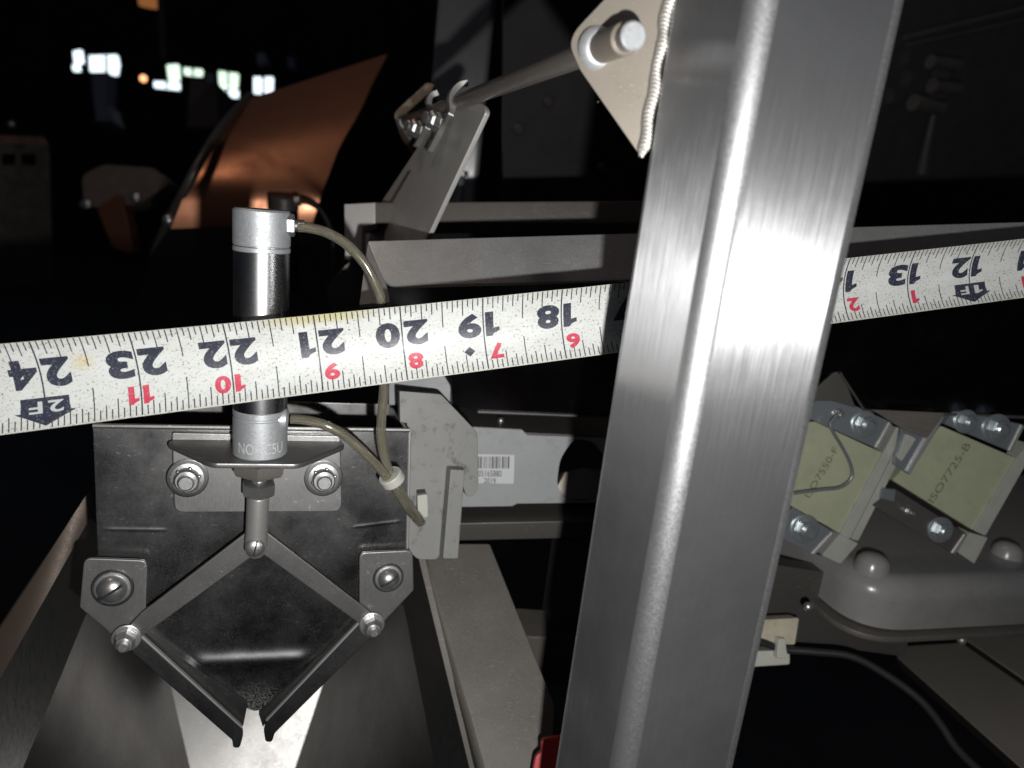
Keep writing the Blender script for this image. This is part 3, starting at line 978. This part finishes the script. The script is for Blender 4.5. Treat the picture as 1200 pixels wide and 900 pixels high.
# below the base: frame, connector, cable
o = beam('frame_plate', U(870, 744, .375), U(1060, 770, .385), fz(.04), bk * .01, M['frame'])
tag(o, 'dark brown frame plate behind the cream cable mount', 'plate')
dpl = Plane((1050, 765, .40), (1200, 900, .35), (1200, 790, .37))
t = thing('diagonal_beam', dpl.at(1200, 880), 'diagonal dark steel beam under the cast base', 'beam')
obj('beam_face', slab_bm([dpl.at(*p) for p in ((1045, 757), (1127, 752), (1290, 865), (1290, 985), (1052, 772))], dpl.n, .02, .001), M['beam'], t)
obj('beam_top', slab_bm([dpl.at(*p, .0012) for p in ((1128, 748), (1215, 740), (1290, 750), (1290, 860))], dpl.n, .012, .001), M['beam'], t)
obj('weld_spot', ball_bm(dpl.at(1127, 750, .002), .0024), M['weld'], t)
mpl = Plane((900, 725, .352), (937, 724, .355), (900, 782, .35))
t = thing('cable_mount', mpl.at(910, 782), 'cream plastic cable mount with white clip beside post', 'cable mount')
obj('upper_block', slab_bm([mpl.at(*p) for p in rnd([(880, 727), (937, 724), (932, 756), (880, 754)], 3)], mpl.n, .008, .0006), M['cream'], t)
obj('lower_block', slab_bm([mpl.at(*p) for p in rnd([(880, 763), (926, 762), (926, 779), (880, 782)], 3)], mpl.n, .008, .0006), M['white'], t)
obj('clip', slab_bm([mpl.at(*p, .004) for p in rnd([(913, 748), (921, 748), (922, 762), (925, 772), (911, 772), (911, 762)], 3)], mpl.n, .006, .0006), M['white'], t)
cp = [U(870, 744, .350), U(897, 754, .3505), U(918, 761, .3515), U(955, 764, .350), U(1000, 770, .348), U(1045, 795, .345), U(1080, 822, .342), U(1103, 850, .34), U(1122, 878, .338), U(1160, 915, .335), U(1210, 960, .33)]
tag(obj('black_cable', sweep_bm(smooth_path(cp, 8), .0018, 12), M['cable']), 'black rubber cable sagging from the cream mount', 'cable')

# ================================================================ HOPPER
P = Plane((108, 497, .242), (480, 503, .274), (300, 835, .276))
t = thing('weigh_hopper', P.at(300, 830), 'dusty dark steel weigh hopper with pentagonal front panel', 'hopper')
front = rnd([(108, 498, 3), (481, 503, 3), (477, 660, 0), (430, 735, 0), (301, 836, 12), (285, 828, 4), (160, 735, 0), (114, 660, 0)], 0)
obj('front_panel', slab_bm([P.at(*p) for p in front], P.n, .0014, .0004), M['hopper'], t)
bkh = -P.n
for nm, (xa, ya), (xb, yb) in (('side_wall', (109, 500), (114, 658)), ('side_wall', (480, 505), (477, 658))):
    a, b = P.at(xa, ya, -.0016), P.at(xb, yb, -.0016)
    side = (P.at(300, 520) - a).normalized() * .0012
    obj(nm, hexa_bm([a, b, b + side, a + side], [q + bkh * .045 for q in (a, b, b + side, a + side)], .0002), M['hopper'], t)
a, b, c, d = [P.at(*q) + bkh * .047 for q in ((109, 500), (480, 505), (477, 658), (114, 658))]
obj('back_wall', hexa_bm([a, b, c, d], [q + bkh * .0012 for q in (a, b, c, d)], .0002), M['hopper'], t)
obj('side_hem', sweep_bm([P.at(480, 505, -.0002), P.at(477, 650, -.0002)], .0006, 8), M['clip'], t)
# top hem, pressed rib
rim = [P.at(109, 499, .0004), P.at(480, 504, .0004)]
obj('top_hem', sweep_bm(rim, .0009, 8), M['bracket'], t)


def pressed(name, x0, y0, x1, y1, sig, amp):
    """a shallow rib pressed into the panel: a smooth swell over the sheet"""
    a, b = P.at(x0, y0), P.at(x1, y1)
    ex = (b - a).normalized()
    ey = P.n.cross(ex).normalized()
    L_ = (b - a).length
    bm = bmesh.new()
    nx, ny = 40, 28
    gd = []
    for i in range(nx + 1):
        u = i / nx
        win = min(1, u / .16, (1 - u) / .16)
        win = win * win * (3 - 2 * win)
        row = []
        for j in range(ny + 1):
            y = (j / ny * 2 - 1) * 2.6 * sig
            wy = math.exp(-(y / sig) ** 2) - math.exp(-2.6 ** 2)
            row.append(bm.verts.new(a + ex * (L_ * u) + ey * y + P.n * (.00004 + amp * win * wy)))
        gd.append(row)
    for i in range(nx):
        for j in range(ny):
            bm.faces.new((gd[i][j], gd[i + 1][j], gd[i + 1][j + 1], gd[i][j + 1]))
    if sum((f.normal_update() or f.normal.dot(P.n)) for f in bm.faces) < 0:
        bmesh.ops.reverse_faces(bm, faces=bm.faces)
    for f in bm.faces:
        f.smooth = True
    return obj(name, bm, M['hopper'], t, raw=True)


pressed('pressed_rib', 214, 777, 374, 770, .0030, .0011)
pressed('crease', 118, 620, 200, 621, .0006, .00009)
pressed('crease', 410, 618, 474, 610, .0006, .00009)

# mounting bracket
t = thing('cylinder_bracket', P.at(300, 601), 'steel angle bracket with trapezoid ledge bolted on hopper front', 'bracket')
obj('back_plate', slab_bm([P.at(*p, .0024) for p in rnd([(201, 507, 3), (399, 511, 3), (401, 600, 11), (204, 601, 11)], 3)], P.n, .0022, .0005), M['bracket'], t)
LV = Level((300, 542, .2372))
led = [LV.at(*p) for p in rnd([(203, 514, 0), (195, 519, 4), (247, 543, 8), (351, 544, 8), (404, 522, 4), (402, 517, 0)], 3)]
obj('ledge', slab_bm(led, V((0, 0, 1)), .0018, .0005), M['bracket'], t)
for (x, y) in ((220, 560), (379, 560)):
    p = P.at(x, y, .0026)
    b = obj('flange_nut', lathe_bm(p, P.n, [(0, .0052), (.0011, .0052), (.0013, .0040), (.0036, .0039), (.0042, .0034), (.0042, 0)], 30), M['bolt'], t)
    ser = bmesh.new()
    x_, y_ = basis(P.n)
    for k in range(6):
        an = k * math.pi / 3 + .3
        ball_bm(p + (x_ * math.cos(an) + y_ * math.sin(an)) * .0039 + P.n * .0022, .0007, bm=ser, u=8, v=6)
    obj('serration', ser, M['bolt'], b)
    obj('stud', lathe_bm(p + P.n * .0035, P.n, [(0, .0027), (.0028, .0026), (.0032, .0021), (.0032, 0)], 20), M['bolt'], b)
    obj('washer', lathe_bm(p - P.n * .0003 + P.n.cross(x_) * 0, P.n, [(0, .0066), (.0007, .0066), (.0009, .0062), (.0009, 0)], 28), M['gate'], b)

# ================================================================ AIR CYLINDER
q0, q1 = U(305, 531, .2455), U(307, 245, .2275)
ax = (q1 - q0).normalized()
LC = (q1 - q0).length
t = thing('air_cylinder', q0, 'upright air cylinder with polished barrel and cast end caps before tape', 'air cylinder', 'small air cylinders on the hoppers')
R0 = .0085
obj('barrel', lathe_bm(q0 + ax * .014, ax, [(0, .0083), (LC - .026, .0083), (LC - .025, .0083)], 64), M['barrel'], t)
obj('lower_cap', lathe_bm(q0, ax, [(0, R0 - .0006), (.0006, R0), (.0125, R0), (.0128, R0 - .0003), (.0132, R0 - .0003), (.0136, R0), (.0152, R0), (.0156, R0 - .0003)], 64), M['cast'], t)
obj('upper_cap', lathe_bm(q1 - ax * .0128, ax, [(0, R0 - .0003), (.0003, R0), (.0014, R0), (.0017, R0 - .0003), (.002, R0 - .0003), (.0022, R0), (.0122, R0), (.0128, R0 - .0006), (.0128, 0)], 64), M['cast'], t)
# engraved letters wrapped on the lower cap
toc = (CAM - q0); toc = (toc - ax * toc.dot(ax)).normalized()
sd = ax.cross(toc).normalized()
if sd.dot(RW @ V((1, 0, 0))) < 0:
    sd = -sd
vsx, fsx, asp = text_verts('NODC5U', .0)
bm = bmesh.new()
bv = []
for x, y in vsx:
    an = (x - .5) * 1.75 + .02
    bv.append(bm.verts.new(q0 + ax * (.0022 + y * .0036) + (toc * math.cos(an) + sd * math.sin(an)) * (R0 + .00006)))
for f in fsx:
    bm.faces.new([bv[i] for i in f])
obj('stamped_letters', bm, M['engrave'], t, raw=True)
# mounting nut under the ledge, rod, jam nut, clevis
dn = (U(300, 640, .2545) - q0).normalized()
obj('mounting_nut', lathe_bm(q0 + dn * .0021, dn, [(0, .0086), (.0030, .0088), (.0046, .0080), (.0046, 0)], 6, .25), M['rod'], t)
bm = bmesh.new()
prof = []
for k in range(22):
    prof += [(.006 + k * .00055, .0024), (.006 + k * .00055 + .00027, .0021)]
rod_o = obj('piston_rod', lathe_bm(q0, dn, prof, 24), M['bolt'], t, 60)
jn = q0 + dn * .0098
obj('jam_nut', lathe_bm(jn, dn, [(0, .0044), (.0006, .0056), (.0042, .0056), (.0050, .0046)], 6, .1), M['bolt'], t)
cl0 = q0 + dn * .0152
cl1 = U(299, 637, .2545)
Lc = (cl1 - cl0).length
clv = obj('clevis', lathe_bm(cl0, dn, [(0, .0032), (.0004, .0036), (Lc * .7, .0036), (Lc + .0005, .0037), (Lc + .0025, .0034), (Lc + .0042, .0024), (Lc + .005, 0)], 32), M['clip'], t, 60)
pin = lathe_bm(cl1 + P.n * .0028, P.n, [(0, .0032), (.0012, .0032), (.0018, .0027), (.0022, .0015), (.0022, 0)], 28)
pn = obj('clevis_pin', pin, M['bolt'], clv)
obj('slot', box_bm(cl1 + P.n * .0048 + fz(-.0026) + (sd * -.0006), sd * .0005 + fz(.0001), fz(.0054) + sd * .0010, P.n * .0004, 0), M['black'], clv)
# fittings
for nm, px, py, d in (('upper_fitting', 340, 264, .2285), ('lower_fitting', 336, 491, .2425)):
    p = U(px, py, d)
    fdir = (U(px + 30, py + 1.5, d + .002) - p).normalized()
    if nm[0] == 'u':
        f = obj('hex_fitting', lathe_bm(p - fdir * .001, fdir, [(0, .0030), (.0002, .0034), (.0021, .0034), (.0024, .0030)], 6, .52), M['bolt'], t)
        obj('barb', lathe_bm(p + fdir * .0012, fdir, [(0, .0018), (.0028, .0018), (.0030, .0017)], 20), M['link'], f)
    else:
        f = obj('port_boss', lathe_bm(p - fdir * .003, fdir, [(0, .0036), (.0028, .0034), (.0034, .0028), (.0036, .0020)], 24), M['cast'], t)
# hoses
h1 = [U(350, 266, .2287), U(362, 267, .2287), U(384, 273, .229), U(408, 288, .230), U(428, 310, .232), U(440, 333, .234), U(447, 356, .236), U(450, 400, .240), U(450, 450, .246), U(447, 490, .252), U(447, 515, .2545), U(451, 538, .256), U(459, 558, .2575), U(470, 578, .262), U(482, 597, .270), U(494, 612, .284)]
h2 = [U(341, 491, .243), U(356, 492, .2432), U(378, 497, .244), U(402, 509, .246), U(424, 528, .249), U(442, 546, .2525), U(456, 562, .2552), U(468, 580, .259), U(480, 598, .266), U(492, 613, .281)]
tag(obj('air_hose', hose_bm(smooth_path(h1, 8), .0016, 16), M['hose'], raw=True), 'long smoked air hose curving from the upper cylinder cap', 'hose', 'smoked air hoses of the cylinder')
tag(obj('air_hose', hose_bm(smooth_path(h2, 8), .0016, 16), M['hose'], raw=True), 'short smoked air hose curving from the lower cylinder cap', 'hose', 'smoked air hoses of the cylinder')
c = U(459, 560, .2565)
cd = (U(474, 582, .2615) - c).normalized()
tag(obj('hose_clip', lathe_bm(c - cd * .0016, cd, [(0, .0030), (0, .0039), (.0004, .0042), (.0032, .0042), (.0036, .0039), (.0036, .0030), (0.0, .0030)], 28), M['white']), 'white nylon collar gripping the two smoked hoses', 'clip')

# ================================================================ LINKS AND GATES
t = thing('toggle_link', P.at(230, 690), 'flat link bar from the clevis down to left nut', 'link', 'flat link bars of the gate')
obj('bar', slab_bm([P.at(*p, .0075) for p in rnd([(291, 622, 4), (303, 634, 4), (299, 650, 4), (172, 742, 3), (152, 754, 5), (143, 742, 5), (166, 718, 0)], 4)], P.n, .0016, .0004), M['link'], t)
t = thing('toggle_link', P.at(370, 690), 'flat link bar from the clevis down to right nut', 'link', 'flat link bars of the gate')
obj('bar', slab_bm([P.at(*p, .0060) for p in rnd([(312, 623, 4), (298, 634, 4), (303, 646, 4), (421, 731, 2), (436, 742, 5), (446, 730, 5), (430, 714, 0)], 4)], P.n, .0014, .0004), M['link'], t)


def gate(lab, tab, strip, band, edge, screw, sr, nut, h, gap):
    t = thing('hopper_gate', P.at(*nut), lab, 'gate', 'pair of swinging hopper gates')
    obj('hinge_tab', slab_bm([P.at(*p, h) for p in rnd(tab, 4)], P.n, .0018, .0005), M['bracket'], t)
    obj('gate_arm', slab_bm([P.at(*p, h + .0001) for p in rnd(strip, 2)], P.n, .0018, .0005), M['gate'], t)
    obj('gate_flap', slab_bm([P.at(*p, h - .0024) for p in rnd(band, 1)], P.n, .0300, .0003), M['gate'], t)
    obj('lit_edge', slab_bm([P.at(*p, h + .0004) for p in edge], P.n, .0018, .0002), M['clip'], t)  # brighter steel strip paints the light caught by the arm's upper edge
    p = P.at(*screw, h + .0002)
    r = sr * .26 / F
    s = obj('pivot_screw', lathe_bm(p, P.n, [(0, r * 1.25), (.0004, r * 1.2), (.0005, r), (.0018, r * .98), (.0030, r * .8), (.0038, r * .45), (.0040, 0)], 40), M['bolt'], t, 50)
    u = (P.at(screw[0] + 14, screw[1] - 9) - P.at(*screw)).normalized()
    v = P.n.cross(u)
    obj('slot', box_bm(p - u * r * .93 - v * .0004 + P.n * .0026, u * r * 1.86, v * .0008, P.n * .0015, 0), M['gate'], s)
    obj('washer', lathe_bm(p - P.n * .0004, P.n, [(0, r * 1.42), (.0005, r * 1.42), (.0007, r * 1.36), (.0007, 0)], 30), M['gate'], s)
    p = P.at(*nut, .0078 if gap else .0064)
    n_ = obj('lock_nut', lathe_bm(p, P.n, [(0, .0042), (.0008, .0042), (.0009, .0035), (.0034, .0035), (.0040, .0030), (.0046, .0026), (.0048, 0)], 6, .4), M['bolt'], t)
    obj('washer', lathe_bm(p - P.n * .0004, P.n, [(0, .0046), (.0006, .0046), (.0008, .0042), (.0008, 0)], 24), M['bolt'], n_)
    obj('stud', lathe_bm(p + P.n * .004, P.n, [(0, .0019), (.0020, .0019), (.0024, .0014), (.0024, 0)], 18), M['bolt'], n_)
    return t


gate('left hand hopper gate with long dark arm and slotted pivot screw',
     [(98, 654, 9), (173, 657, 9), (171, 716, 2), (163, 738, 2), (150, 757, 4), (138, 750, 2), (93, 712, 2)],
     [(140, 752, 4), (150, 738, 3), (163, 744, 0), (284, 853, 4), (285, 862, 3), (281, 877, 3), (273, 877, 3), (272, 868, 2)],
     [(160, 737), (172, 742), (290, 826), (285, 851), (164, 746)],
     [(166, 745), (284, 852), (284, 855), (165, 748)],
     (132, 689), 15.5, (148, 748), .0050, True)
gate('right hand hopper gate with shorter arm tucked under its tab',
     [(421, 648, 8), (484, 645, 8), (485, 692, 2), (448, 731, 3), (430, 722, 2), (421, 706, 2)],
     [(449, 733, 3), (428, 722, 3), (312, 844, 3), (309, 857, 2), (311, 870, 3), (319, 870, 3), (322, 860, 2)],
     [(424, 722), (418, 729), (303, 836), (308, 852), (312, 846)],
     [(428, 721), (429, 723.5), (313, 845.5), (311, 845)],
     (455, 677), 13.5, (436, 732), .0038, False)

# ================================================================ GREY PLASTIC BRACKET
g = Plane((470, 460, .288), (561, 506, .300), (486, 655, .298))
t = thing('grey_side_bracket', g.at(500, 655), 'light grey moulded bracket with chamfered corner and raised rib', 'bracket')
obj('plate', slab_bm([g.at(*p) for p in rnd([(468, 458, 2), (517, 462, 3), (560, 507, 6), (561, 570, 5), (556, 582, 6), (546, 582, 6), (543, 570, 0), (542, 548, 0), (524, 548, 0), (518, 640, 5), (514, 656, 6), (490, 656, 4), (472, 640, 3)], 3)], g.n, .004, .0005), M['plastic'], t)
obj('rib', slab_bm([g.at(*p, .0065) for p in rnd([(528, 550, 2), (545, 551, 2), (537, 655, 2), (519, 655, 2)], 2)], g.n, .010, .0005), M['plastic'], t, label='lighter raised rib')
obj('plug', slab_bm([g.at(*p, .003) for p in rnd([(489, 581, 1), (501, 579, 3), (502, 606, 3), (490, 608, 1)], 2)], g.n, .004, .0006), M['white'], t)
obj('slot', slab_bm([g.at(*p, .0003) for p in ((488, 574), (498, 573), (500, 580), (488, 582))], g.n, .0002, 0), M['black'], t)
# grey block behind its top
g2 = Plane((470, 440, .315), (530, 440, .315), (470, 470, .315))
tag(obj('rear_block', slab_bm([g2.at(*p) for p in rnd([(455, 432, 0), (516, 432, 3), (528, 452, 3), (528, 475, 0), (455, 475, 0)], 2)], g2.n, .01, .0006), M['housing']), 'grey block peeking over the moulded bracket', 'block')

# second cylinder behind
s0, s1 = U(333, 340, .585), U(333, 231, .56)
a2 = (s1 - s0).normalized(); Ls = (s1 - s0).length
t = thing('air_cylinder', s0, 'second air cylinder far behind with only dark cap showing', 'air cylinder', 'small air cylinders on the hoppers')
obj('barrel', lathe_bm(s0, a2, [(0, .0103), (Ls - .008, .0103)], 40), M['trough'], t)
obj('upper_cap', lathe_bm(s1 - a2 * .009, a2, [(0, .0106), (.0085, .0106), (.009, .0100), (.009, 0)], 40), M['frame'], t)
obj('hex_fitting', lathe_bm(U(346, 236, .553), U(360, 236, .553) - U(346, 236, .553), [(0, .0038), (.0036, .0038), (.0042, .003)], 6), M['bolt'], t)
tag(obj('air_hose', sweep_bm(smooth_path([U(351, 236, .553), U(362, 238, .553), U(376, 247, .553), U(387, 268, .553), U(391, 290, .55), U(391, 330, .55)], 8), .0018, 12), M['cable']), 'thin dark hose hanging from the far cylinder', 'hose', 'smoked air hoses of the cylinder')

# ================================================================ BRIGHT POST
N = U(841, 260, .150)
bm, pc = square_tube(N, .036, math.radians(20), .15, 1.75, .0046)
post = thing('steel_post', V((pc.x, pc.y, .15)), 'bright brushed square steel post with welded flange in front', 'post')
tb = obj('tube', bm, M['post'], post, 25)
tb.data.materials.append(M['corner'])            # the drawn corners are not brushed
for f in tb.data.polygons:
    if len(f.vertices) == 4 and f.area < .006:
        f.material_index = 1
fpl = Plane((752, 185, .1770), (783, 0, .1690), (668, 50, .178))
fl = obj('flange', slab_bm([fpl.at(*p) for p in rnd([(790, -70, 0), (742, -36, 6), (664, 46, 26), (680, 82, 6), (752, 185, 2), (790, 0, 0)], 4, 6)], fpl.n, .0030, .0006), M['flange'], post)
bm = bmesh.new()
rings = []
ph, amp, k, nseg = 0.0, 1.0, 0, 260
wide = [random.uniform(.8, 1.2) for _ in range(16)]
for k in range(nseg + 1):
    f = k / nseg
    ph += random.uniform(.9, 1.1) / 6.2                 # about six rings to a ripple
    fr = ph - math.floor(ph)
    if fr < .17:
        amp = random.uniform(.75, 1.2)
    rip = (1 - fr) ** .6
    wv2 = wide[int(f * 14)] * (1 - (f * 14) % 1) + wide[int(f * 14) + 1] * ((f * 14) % 1)
    end = min(1, (1 - f) * 14 + .25)
    p = fpl.at(787 - 35 * f + 1.2 * math.sin(f * 23), -22 + 206 * f, 0)
    d1 = (fpl.at(783.5 - 35 * f, -2 + 206 * f) - p).normalized()
    side = fpl.n.cross(d1)
    hw = .00150 * wv2 * (.90 + .10 * rip * amp) * end
    hh = .00075 * (.72 + .28 * rip * amp) * end
    ring = []
    for q in range(15):
        an = math.pi * q / 14
        ring.append(bm.verts.new(p + side * hw * math.cos(an) + fpl.n * (hh * math.sin(an)) - d1 * (.0006 * math.sin(an) ** 2 - .0003)))
    rings.append(ring)
for a, b in zip(rings, rings[1:]):
    for q in range(14):
        bm.faces.new((a[q], a[q + 1], b[q + 1], b[q]))
for q in range(6):
    ball_bm(fpl.at(random.uniform(700, 770), random.uniform(20, 120), .0001), random.uniform(.0001, .0002), None, bm, 8, 6)
obj('weld_bead', bm, M['weld'], fl, 80)
hit = rp0 + rd * ((fpl.o - rp0).dot(fpl.n) / rd.dot(fpl.n))
obj('collar_weld', lathe_bm(hit - rd * .0012, rd, [(0, .0052), (.0010, .0049), (.0018, .0043), (.0026, .0034)], 32), M['cast'], fl, 60)
obj('collar', lathe_bm(hit, rd, [(0, .0035), (.0128, .0035), (.0132, .0031)], 32), M['flange'], fl)
obj('lit_pin_face', lathe_bm(rp1 - rd * .0004, rd, [(0, .0030), (.0006, .0030), (.0010, .0026), (.0010, 0)], 32), M['cast'], fl)  # paler metal puts the light on the pin's end into its colour

# ================================================================ TAPE MEASURE
TR1 = V((-24.72, 3.297, -4.817)); TR2 = V((1.702, 22.403, 4.827)); TT = V((15.795, -29.812, 234.899))
TR2 = TR2 * 1.0


def lerp_tab(u, tab):
    if u <= tab[0][0]:
        return tab[0][1]
    for (a, x), (b, y) in zip(tab, tab[1:]):
        if u <= b:
            return x + (y - x) * (u - a) / (b - a)
    return tab[-1][1]


def corr(u, v):
    ct = 1.0 * (u < 18) + (-.30 * (u - 18) - .26 * max(0, u - 19) ** 2 * .9 + .6 if u >= 18 else 0)
    ct = max(ct, -11) if u < 25 else ct
    cb = -4.5 + (u - 12) * .48
    return ct * (1 - v) + cb * v


_tn = TR1.cross(TR2).normalized()
if _tn.z < 0:
    _tn = -_tn                         # away from the camera (camera z runs forward, y down here)


def T(u, v, h=0.0):
    p = TT + TR1 * (u - 18) + TR2 * v
    p = V((p.x, p.y + corr(u, v) * p.z / F, p.z))
    q = p + _tn * (3.6 * (1 - (2 * v - 1) ** 2)) - _tn * h
    # normal of the curved blade, roughly
    return RW @ V((q.x, -q.y, -q.z)) * .001 + CAM


t = thing('tape_measure', T(24, 1), 'worn white steel tape blade showing 24 to 11 inches upside down', 'tape measure')
bm = bmesh.new()
uvl = bm.loops.layers.uv.new('UVMap')
NU, NV = 150, 14
U0, U1 = 7.0, 26.5
grid = [[bm.verts.new(T(U0 + (U1 - U0) * i / NU, j / NV)) for j in range(NV + 1)] for i in range(NU + 1)]
backg = [[bm.verts.new(T(U0 + (U1 - U0) * i / NU, j / NV, -.22)) for j in range(NV + 1)] for i in range(NU + 1)]
for i in range(NU):
    for j in range(NV):
        for gg in (grid, backg):
            f = bm.faces.new((gg[i][j], gg[i + 1][j], gg[i + 1][j + 1], gg[i][j + 1]))
            for l, (a, b) in zip(f.loops, ((i, j), (i + 1, j), (i + 1, j + 1), (i, j + 1))):
                l[uvl].uv = (U0 + (U1 - U0) * a / NU, b / NV)
    for j in (0, NV):
        f = bm.faces.new((grid[i][j], grid[i + 1][j], backg[i + 1][j], backg[i][j]))
        for l in f.loops:
            l[uvl].uv = (U0 + (U1 - U0) * i / NU, j / NV)
obj('blade', bm, M['tape'], t, 50)
HP = .035


def strip_uv(bm, u, v0, v1, w, n=1):
    rows = [(bm.verts.new(T(u - w / 2, v0 + (v1 - v0) * k / n, HP)), bm.verts.new(T(u + w / 2, v0 + (v1 - v0) * k / n, HP))) for k in range(n + 1)]
    for a, b in zip(rows, rows[1:]):
        bm.faces.new((a[0], a[1], b[1], b[0]))


bm = bmesh.new()
k = int(U0 * 16) + 2
while k / 16 < U1 - .1:
    u = k / 16
    if k % 16 == 0:
        strip_uv(bm, u, .005, .985 if (k // 16) % 12 else .68, .017, 16)
    else:
        lt, lb = (.36, .37) if k % 8 == 0 else (.225, .215) if k % 4 == 0 else (.165, .15) if k % 2 == 0 else (.105, .105)
        n = 4 if k % 4 == 0 else 2
        strip_uv(bm, u, .005, lt, .013, n)
        strip_uv(bm, u, .985 - lb, .985, .013, n)
    k += 1
obj('printed_scale', bm, M['ink'], t, raw=True)


def glyph(s, u0, u1, v0, v1, mat, bold, name, extra=HP + .015):
    vs_, fs_, _ = text_verts(s, bold, 4)
    b2 = bmesh.new()
    bvs = [b2.verts.new((x, y, 0)) for x, y in vs_]
    for f in fs_:
        b2.faces.new([bvs[i] for i in f])
    for _k in range(2):                         # break long edges so that the print follows the curved blade
        es = [e for e in b2.edges if abs(e.verts[0].co.y - e.verts[1].co.y) > .18]
        if es:
            bmesh.ops.subdivide_edges(b2, edges=es, cuts=2)
            bmesh.ops.triangulate(b2, faces=[f for f in b2.faces if len(f.verts) > 3])
    for vv in b2.verts:
        vv.co = T(u0 + (u1 - u0) * vv.co.x, v0 + (v1 - v0) * vv.co.y, extra)
    return obj(name, b2, mat, t, raw=True)


def number(s, line, v0, v1, wd, w1, gap, mat, bold, name):
    if len(s) == 1:
        ww = w1 if s == '1' else wd
        glyph(s, line - gap - ww - .02, line - gap - .02, v0, v1, mat, bold, name)
        return
    a, b = s
    wa = w1 if a == '1' else wd
    wb = w1 if b == '1' else wd
    glyph(a, line - gap - wa, line - gap, v0, v1, mat, bold, name)
    glyph(b, line + gap, line + gap + wb, v0, v1, mat, bold, name)


for n_ in range(9, 26):
    s = str(n_)
    number(s, n_, .212, .555, .29, .175, .026, M['ink'], .05, 'printed_numeral')
    r_ = n_ % 12
    if r_:
        number(str(r_), n_, .655, .865, .18, .115, .022, M['redink'], .045, 'printed_red_numeral')
for n_, s in ((24, '2F'), (12, '1F')):
    bm = bmesh.new()
    poly = [(n_ - .25, .66), (n_ - .25, .815), (n_ - .31, .815), (n_, .965), (n_ + .31, .815), (n_ + .25, .815), (n_ + .25, .66)]
    # body and head, cut into strips so that they follow the blade
    def quad(a, b, c, d):
        bm.faces.new([bm.verts.new(T(*p, HP + .012)) for p in (a, b, c, d)])
    for k in range(5):
        va, vb = .66 + .155 * k / 5, .66 + .155 * (k + 1) / 5
        quad((n_ - .25, va), (n_ + .25, va), (n_ + .25, vb), (n_ - .25, vb))
    for k in range(6):
        va, vb = .815 + .15 * k / 6, .815 + .15 * (k + 1) / 6
        ha, hb = .32 * (1 - k / 6), .32 * (1 - (k + 1) / 6) + .001
        quad((n_ - ha, va), (n_ + ha, va), (n_ + hb, vb), (n_ - hb, vb))
    obj('foot_arrow', bm, M['ink'], t, raw=True)
    glyph(s[0], n_ - .19, n_ - .03 if s[0] == '2' else n_ - .06, .70, .83, M['paper'], .02, 'printed_letter', HP + .05)
    glyph(s[1], n_ + .03, n_ + .17, .70, .83, M['paper'], .02, 'printed_letter', HP + .05)
bm = bmesh.new()
cu, cv = 19.2, .735
bm.faces.new([bm.verts.new(T(cu + a, cv + b, HP + .02)) for a, b in ((-.07, 0), (0, -.065), (.07, 0), (0, .065))])
obj('diamond_mark', bm, M['ink'], t, raw=True)
